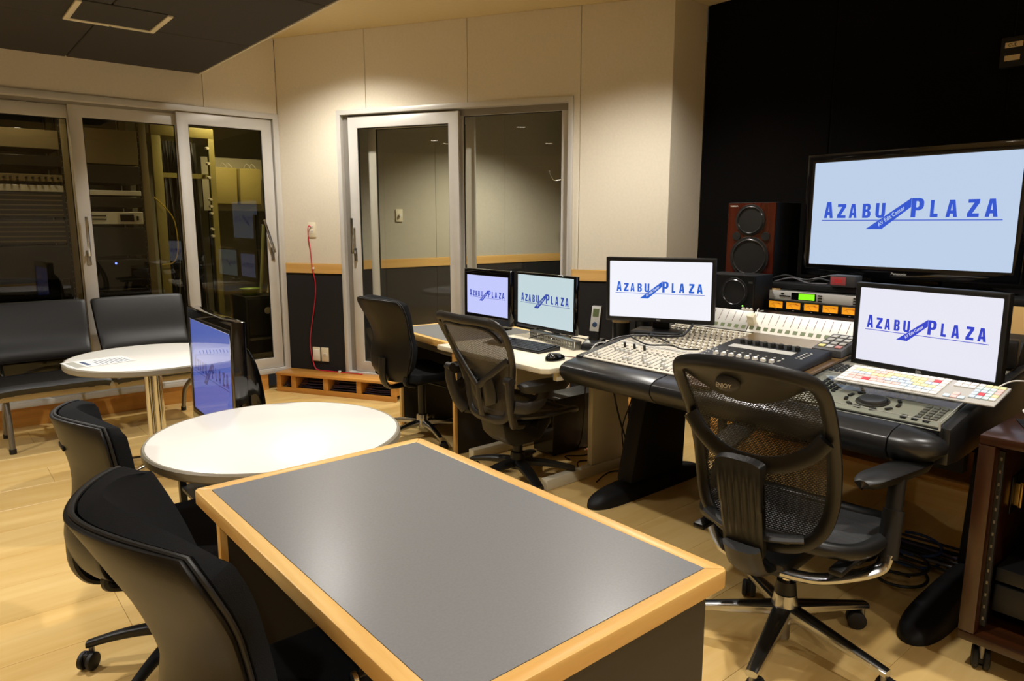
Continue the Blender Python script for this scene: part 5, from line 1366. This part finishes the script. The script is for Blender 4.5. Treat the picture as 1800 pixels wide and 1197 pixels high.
# handle recess on the inner left wall
yh = CW - tw - 0.001
MB().box(0.21, 0.33, yh - 0.004, yh, 0.475, 0.60).build('handle_plate', 'black_plastic', rc, bevel=0.004)
MB().box(0.235, 0.245, yh - 0.022, yh - 0.004, 0.50, 0.575).box(0.235, 0.245, yh - 0.026, yh - 0.016, 0.495, 0.58).build('handle', mat('brass', '#b99b5a', 0.3, metal=0.9), rc, bevel=0.002)
for z, h in ((0.20, 0.088), (0.30, 0.044)):
    u = MB().box(0.075, 0.40, tw + 0.02, CW - tw - 0.02, z, z + h).build('rack_unit', 'black_plastic', rc, bevel=0.002)
    for k in range(4): MB().cyl((0.075, 0.12 + 0.1 * k, z + h / 2), (0.060, 0.12 + 0.1 * k, z + h / 2), 0.012, n=12).build('knob', 'steel', u)
for x in (0.05, CD - 0.07):
    for y in (0.06, CW - 0.06):
        c = caster(rc, x, y, Z0 - 0.001, r=0.036, yaw=R(20))
        MB().box(x - 0.035, x + 0.035, y - 0.03, y + 0.03, Z0 - 0.006, Z0 - 0.0005).build('caster_plate', 'steel', c)
mp_ = thing('mouse_pad', 'black mouse pad on the wooden rack case', 'mouse pad', (2.61, 0.50, 0.7735), R(25))
MB().box(-0.10, 0.10, -0.12, 0.10, 0, 0.003).build('pad', 'black_matte', mp_, bevel=0.001)
mouse('white computer mouse on the black mouse pad', (2.63, 0.44, 0.7768), R(30), 'white_plastic')
ce_ = thing('white_cable', 'coiled white cable with a light blue clip behind the rack case', 'cable', (2.75, 0.60, 0.7735))
MB().tube(spline([(0.10, -0.10, 0.006), (0.05, 0.02, 0.010), (-0.03, 0.03, 0.02), (-0.06, 0.0, 0.012), (-0.02, -0.04, 0.008), (0.06, -0.03, 0.012), (0.10, 0.03, 0.03), (0.05, 0.035, 0.05), (0.0, 0.03, 0.03), (-0.01, -0.02, 0.015), (0.08, -0.10, 0.008)], 6), 0.003, 6).build('cord', 'white_cable', ce_)
MB().tube([(-0.015, -0.028, 0.012), (0.03, -0.036, 0.012)], 0.011, 12).build('clip', mat('clip_blue', '#7cc4dd', 0.4), ce_)
tag(MB().tube(spline([(2.66, 0.69, 0.872), (2.72, 0.66, 0.888), (2.80, 0.60, 0.87), (2.84, 0.64, 0.80), (2.90, 0.55, 0.790), (2.94, 0.40, 0.778)], 7), 0.0025, 6).build('keyboard_lead', 'white_cable'), 'white lead of the coloured keyboard looping over the rack case', 'cable')

# black box with a white label at the back right of the console
bb = thing('power_supply', 'black box with white label behind the right monitor', 'box', (3.02, 0.80, 0.8715), R(10))
MB().box(0, 0.10, -0.06, 0.07, 0.0, 0.10).build('housing', 'black_plastic', bb, bevel=0.006)
MB().box(-0.001, 0.0, 0.0, 0.065, 0.03, 0.09).build('label_plate', 'white_plastic', bb, smooth=False)

# ------------------------------------------------------------------ CUE sign plates on the black wall
sg = thing('cue_sign', 'black cue sign box with two beige label plates on the black wall', 'sign', (4.312, 1.215, 2.245))
MB().box(-0.035, -0.0008, -0.085, 0.055, -0.075, 0.070).build('housing', 'black_matte', sg, bevel=0.003)
pt = MB().box(-0.038, -0.0355, -0.040, 0.036, 0.018, 0.044).build('plate', mat('sign_beige', '#c9b896', 0.6), sg, bevel=0.0008)
m = MB(); fit_text(m, 'CUE', 0.014, 0.049, 0.023, 0.039, lambda u, v: (-0.0384, 0.036 - u, v), 0.02); m.build('lettering', 'black_plastic', pt, smooth=False)
MB().box(-0.038, -0.0355, -0.032, 0.034, -0.044, -0.018).build('plate', MATS['sign_beige'], sg, bevel=0.0008)

# ------------------------------------------------------------------ outlets, switches and the red cable on the back wall
def outlet(s, z, label, holes):
    t = thing('wall_outlet', label, 'outlet', (2.36 + 0.5 * s, 5.80 - 0.8660 * s, z), R(-60))
    MB().box(-0.036, 0.036, -0.008, -0.0006, -0.060, 0.060).build('plate', 'ivory', t, bevel=0.003)
    for h in holes:
        if h == 'cover': MB().box(-0.030, 0.030, -0.013, -0.008, -0.052, 0.040).build('cover', 'white_plastic', t, bevel=0.002)
        else:
            MB().box(-0.018, 0.018, -0.0095, -0.008, h - 0.014, h + 0.014).build('socket', 'white_plastic', t, bevel=0.001)
            MB().box(-0.009, -0.006, -0.0100, -0.0095, h - 0.006, h + 0.006).box(0.006, 0.009, -0.0100, -0.0095, h - 0.006, h + 0.006).build('slot', 'gap_dark', t, smooth=False)
outlet(0.287, 1.345, 'ivory wall outlet above the dado rail with a red cable', [0.026, -0.012])
outlet(0.277, 0.303, 'ivory low wall outlet with a raised cover', ['cover'])
outlet(0.362, 0.303, 'flat ivory low wall plate beside the covered outlet', [0.0])
def w2(s, d, z): return (2.36 + 0.5 * s - 0.866 * d, 5.80 - 0.866 * s - 0.5 * d, z)
rcb = thing('red_cable', 'red network cable hanging from the upper wall outlet', 'cable')
MB().tube(spline([w2(0.285, 0.012, 1.37), w2(0.272, 0.03, 1.375), w2(0.258, 0.02, 1.30), w2(0.268, 0.012, 1.18), w2(0.285, 0.022, 1.04), w2(0.302, 0.014, 0.92), w2(0.297, 0.012, 0.80), w2(0.262, 0.012, 0.62), w2(0.228, 0.012, 0.45), w2(0.228, 0.014, 0.33), w2(0.262, 0.02, 0.20), w2(0.31, 0.03, 0.172), w2(0.44, 0.035, 0.170), w2(0.60, 0.035, 0.170), w2(0.75, 0.05, 0.170)], 6), 0.004, 8).build('cord', 'red_cable', rcb)
MB().box(-0.008, 0.008, -0.008, 0.008, -0.004, 0.012).build('cable_clip', 'white_plastic', rcb, loc=w2(0.287, 0.014, 1.028))
MB().box(-0.010, 0.010, -0.010, 0.010, 0.0, 0.012).build('cable_clip', 'white_plastic', rcb, loc=w2(0.52, 0.035, 0.167))

# ------------------------------------------------------------------ small things on the white desk
wr = thing('perforated_stand', 'low perforated steel stand behind the black keyboard', 'stand', (2.655, 2.645, 0.7205), R(-13))
MB().box(0.0, 0.05, 0.0, 0.50, 0.045, 0.048).build('shelf', 'steel', wr, bevel=0.001)
MB().frame(0.0, 0.50, 0.0, 0.0445, 0.008, 0.008, 0.006, 0.006, 0.0, 0.003, 'x').build('front_frame', 'steel', wr)
mb = MB()
for k in range(27): mb.box(0.0, 0.003, 0.012 + 0.018 * k, 0.018 + 0.018 * k, 0.006, 0.0385)
mb.box(0.0, 0.003, 0.008, 0.492, 0.020, 0.025)
mb.build('front_grille', 'steel', wr, smooth=False)
MB().box(0.01, 0.05, 0.0, 0.003, 0.0, 0.0445).build('end_plate', 'steel', wr)
MB().box(0.01, 0.05, 0.497, 0.50, 0.0, 0.0445).build('end_plate', 'steel', wr)
ph = thing('cordless_handset', 'silver and black cordless handset standing in its cradle', 'telephone', (2.775, 2.610, 0.7205), R(200))
ph.scale = (1.2, 1.2, 1.2)
MB().prism([(-0.05, 0), (0.06, 0), (0.05, 0.03), (-0.02, 0.05), (-0.05, 0.045)], -0.04, 0.04, 'y').build('cradle', 'console_trim', ph, bevel=0.006)
TP = Matrix.Translation((0.0, 0, 0.035)) @ Matrix.Rotation(R(-14), 4, 'Y')
hs = MB(TP).box(-0.012, 0.012, -0.024, 0.024, 0.0, 0.165).build('handset', 'black_plastic', ph, bevel=0.006)
MB(TP).box(0.012, 0.0135, -0.022, 0.022, 0.045, 0.160).build('face_plate', 'silver_unit', hs, bevel=0.0005)
MB(TP).box(0.0135, 0.0142, -0.015, 0.015, 0.112, 0.148).build('display', 'lcd_off', hs, smooth=False)
MB(TP).lathe([(0, 0.016), (0.011, 0.0155), (0.012, 0.0135)], (0, 0, 0.075), 16, 'x').build('dial_pad', mat('dial_blue', '#2b3f63', 0.4), hs)
for i in range(3):
    for j in range(3): MB(TP).box(0.012, 0.014, -0.017 + 0.012 * i, -0.008 + 0.012 * i, 0.012 + 0.012 * j, 0.021 + 0.012 * j).build('key', 'console_trim', hs)
hbx = thing('network_hub', 'small black hub with a green light beside the cordless handset', 'hub', (2.72, 2.470, 0.7205), R(5))
MB().box(-0.05, 0.06, -0.05, 0.07, 0.0, 0.035).build('housing', 'black_plastic', hbx, bevel=0.003)
MB().box(-0.0508, -0.0502, -0.010, -0.006, 0.012, 0.016).build('green_light', mat('led_hub', (0.2, 1, 0.4), emit=3), hbx)
for k, (x, y, h, lab) in enumerate(((2.91, 2.535, 0.165, 'squat black canister with tan lid next to the handset'), (2.98, 2.435, 0.195, 'taller black canister with tan lid behind the left monitor'))):
    c = thing('canister', lab, 'canister', (x, y, 0.7205))
    MB().lathe([(0, 0), (0.045, 0), (0.047, 0.01), (0.047, h - 0.02), (0, h - 0.02)], (0, 0, 0), 28).build('can', 'black_plastic', c)
    MB().lathe([(0.049, h - 0.0198), (0.050, h - 0.002), (0.046, h), (0, h)], (0, 0, 0), 28).build('lid', 'tan', c)
bk_ = thing('wallet', 'brown leather wallet lying on the console front rest', 'wallet', (2.315, 1.60, 0.7695), R(8))
MB(Matrix.Rotation(-R(9), 4, 'Y')).box(-0.04, 0.05, -0.06, 0.05, 0.0, 0.010).build('cover', mat('leather_brown', '#3a1d14', 0.5), bk_, bevel=0.003)
# white plug hanging over the meter bridge
wp = thing('white_adapter', 'white plug adapter clipped over the meter bridge', 'adapter', (3.13, 1.875, 0.905), R(0))
MB(Matrix.Rotation(R(-38), 4, 'Y') @ Matrix.Rotation(R(12), 4, 'X')).box(-0.012, 0.018, -0.018, 0.018, -0.020, 0.065).build('housing', 'ivory', wp, bevel=0.004)
MB().tube(spline([(0.035, 0.0, 0.045), (0.06, 0.006, 0.07), (0.10, 0.02, 0.055), (0.15, 0.03, 0.053)], 5), 0.003, 6).build('lead', 'white_cable', wp)
for k in range(3):
    tag(MB().lathe([(0, 0), (0.009, 0), (0.010, 0.012), (0.006, 0.02), (0, 0.02)], (3.205, 1.93 + 0.022 * k, 0.954), 14).build('small_knob', 'white_plastic'), 'tiny white knob on top of the meter bridge', 'knob', 'white knobs on the bridge')

# ------------------------------------------------------------------ cables
def cable(name, label, pts, r, m, group=None, k=6):
    return tag(MB().tube(spline(pts, k), r, 7).build(name, m), label, 'cable', group)
cable('monitor_lead', 'black monitor cable looping below the left console monitor', [(2.90, 2.06, 0.905), (2.82, 2.03, 0.885), (2.76, 2.02, 0.868), (2.70, 2.06, 0.865), (2.70, 2.16, 0.858), (2.78, 2.20, 0.855)], 0.006, 'black_cable')
cable('console_cord', 'thin black cord lying across the console knobs', [(2.66, 2.25, 0.845), (2.60, 2.10, 0.832), (2.62, 1.98, 0.842), (2.60, 1.90, 0.838), (2.63, 1.83, 0.842)], 0.004, 'black_cable')
cable('console_cord', 'black cord along the top left edge of the console', [(2.52, 2.31, 0.815), (2.62, 2.28, 0.845), (2.72, 2.18, 0.852), (2.66, 2.02, 0.846)], 0.004, 'black_cable')
cable('desk_lead', 'black lead trailing over the perforated stand', [(2.60, 2.95, 0.755), (2.64, 2.86, 0.785), (2.70, 2.76, 0.782), (2.78, 2.68, 0.765), (2.86, 2.64, 0.73)], 0.003, 'black_cable')
cable('mouse_lead', 'red-brown mouse lead running to the console', [(2.445, 2.515, 0.735), (2.52, 2.47, 0.724), (2.62, 2.43, 0.724), (2.70, 2.40, 0.724)], 0.0025, mat('lead_brown', '#6a3a30', 0.5))
cable('grey_lead', 'grey lead dropping in front of the network hub', [(2.80, 2.52, 0.765), (2.68, 2.50, 0.775), (2.62, 2.50, 0.724), (2.58, 2.44, 0.724)], 0.003, 'white_cable')
cable('shelf_cord', 'black cord coiled on the cabinet below the television', [(3.49, 2.02, 1.096), (3.48, 1.90, 1.13), (3.50, 1.80, 1.10), (3.49, 1.72, 1.12), (3.50, 1.62, 1.098), (3.53, 1.66, 1.14), (3.51, 1.80, 1.11), (3.55, 1.92, 1.12), (3.60, 2.0, 1.098)], 0.005, 'black_cable')
cable('shelf_cord', 'grey cord curling beside the cue lamp', [(3.47, 1.96, 1.095), (3.465, 1.86, 1.12), (3.47, 1.78, 1.097), (3.48, 1.68, 1.097)], 0.004, 'grey_cable')
# floor cables
for k in range(5):
    y0 = 2.45 + 0.14 * k
    cable('floor_cable', 'red network cable on the floor under the white desk', [(3.20, y0 + 0.30, 0.004), (3.05, y0 + 0.10 - 0.03 * k, 0.10 if k < 2 else 0.004), (2.98 + 0.05 * k, y0, 0.004 + 0.05 * (k % 2)), (3.15, y0 - 0.18, 0.004), (3.3, y0 - 0.10, 0.004)], 0.003, 'red_cable', 'red cables under the white desk')
for k in range(5):
    y0 = 2.40 + 0.12 * k
    cable('floor_cable', 'black cable on the floor under the white desk', [(2.95 + 0.03 * k, y0, 0.62), (2.98, y0 - 0.02, 0.45), (2.94 + 0.02 * k, y0 + 0.03, 0.25), (3.0, y0 + 0.06, 0.03), (2.88, y0 + 0.16, 0.005), (2.70 + 0.05 * k, y0 + 0.10, 0.005)], 0.004, 'black_cable', 'black cables under the white desk')
for k in range(4):
    a0 = random.uniform(0, 6)
    cable('white_floor_lead', 'tangled white lead hanging behind the white desk', [(3.08, 2.50 + 0.05 * k, 0.60), (3.02 + 0.03 * math.sin(a0), 2.46 + 0.04 * k, 0.54), (3.08, 2.52 + 0.04 * k, 0.50), (3.00, 2.50, 0.47), (3.07, 2.44 + 0.06 * k, 0.52), (3.1, 2.55, 0.58)], 0.003, 'white_cable', 'white leads behind the white desk')
pts = []
for q in range(36):
    a = q * 0.55; pts.append((2.90 + (0.11 + 0.02 * math.sin(q)) * math.cos(a), 1.76 + 0.15 * math.sin(a), 0.008 + 0.001 * q))
cable('cable_coil', 'loose black cable coil on the floor by the console leg', pts, 0.005, 'black_cable', k=3)
for k in range(9):
    y0 = 0.86 + 0.05 * k
    cn_ = ['black', 'grey', 'black', 'violet'][k % 4]
    cable('cable_run', cn_ + ' cable running along the floor under the console', [(3.28 + 0.02 * k, 2.2, 0.012), (3.12 + 0.02 * k, 1.70, 0.012 + 0.008 * (k % 3)), (3.02 + 0.015 * k, 1.30, 0.03 + 0.012 * (k % 4)), (2.96 + 0.02 * k, 0.95, 0.05 + 0.014 * (k % 4)), (3.0 + 0.01 * k, 0.72, 0.04 + 0.01 * k)], 0.006, ['black_cable', 'grey_cable', 'black_cable', 'violet_cable'][k % 4], cn_ + ' cables under the console')
for k in range(3):
    pts = []
    for q in range(26):
        a = q * 0.5 + k; pts.append(((2.80, 3.02, 2.90)[k] + 0.085 * math.cos(a), (0.97, 1.00, 1.20)[k] + 0.085 * math.sin(a), 0.012 + 0.004 * q))
    cable('cable_coil', 'blue cable coil on the floor beside the rack case' if k == 1 else 'black cable coil on the floor beside the rack case', pts, 0.006, 'blue_cable' if k == 1 else 'black_cable', None if k == 1 else 'black coils beside the rack case', k=3)
cable('white_floor_lead', 'white lead bent upward behind the console leg', [(3.35, 2.05, 0.006), (3.28, 2.0, 0.05), (3.26, 1.96, 0.13), (3.30, 1.90, 0.10), (3.40, 1.80, 0.02), (3.45, 1.70, 0.006)], 0.005, 'white_cable')
cable('leg_cord', 'black cord hanging down the cream leg panel of the white desk', [(2.80, 2.50, 0.69), (2.80, 2.49, 0.55), (2.84, 2.47, 0.35), (2.92, 2.44, 0.12), (3.02, 2.44, 0.006)], 0.005, 'black_cable')
# computer and power strip under the white desk
pc = thing('computer_tower', 'black computer tower under the white desk', 'computer', (2.80, 2.95, 0))
MB().box(0.004, 0.42, 0, 0.18, 0.012, 0.36).build('case', 'black_plastic', pc, bevel=0.005)
MB().box(0.0, 0.0035, 0.005, 0.175, 0.02, 0.355).build('front_panel', 'black_gloss', pc)
MB().box(-0.002, 0.0, 0.02, 0.16, 0.29, 0.325).build('drive_bay', 'console_trim', pc)
for x in (0.04, 0.38):
    for y in (0.03, 0.15): MB().cyl((x, y, 0), (x, y, 0.0118), 0.012, n=10).build('foot', 'rubber', pc)
ps = thing('power_strip', 'white power strip with a black plug on the floor under the white desk', 'power strip', (3.10, 2.78, 0), R(60))
MB().box(0, 0.24, -0.025, 0.025, 0, 0.030).build('housing', 'ivory', ps, bevel=0.003)
for k in range(3): MB().box(0.03 + 0.06 * k, 0.06 + 0.06 * k, -0.018, 0.018, 0.0302, 0.075).build('plug', 'black_plastic', ps, bevel=0.004)
# wooden plinth along the foot of the black wall
pl = thing('wooden_plinth', 'low honey wood plinth along the foot of the black wall', 'plinth', (0, 0, 0))
MB().box(3.71, 4.30, -1.5, 2.60, 0.140, 0.166).build('tread', 'step_wood', pl, bevel=0.004)
MB().box(3.725, 3.745, -1.5, 2.60, 0.0, 0.1395).build('riser', 'oak_y', pl)
for y in (-1.45, -0.5, 0.5, 1.5, 2.55): MB().box(3.746, 4.29, y, y + 0.02, 0.0, 0.1395).build('bearer', 'oak_x', pl)
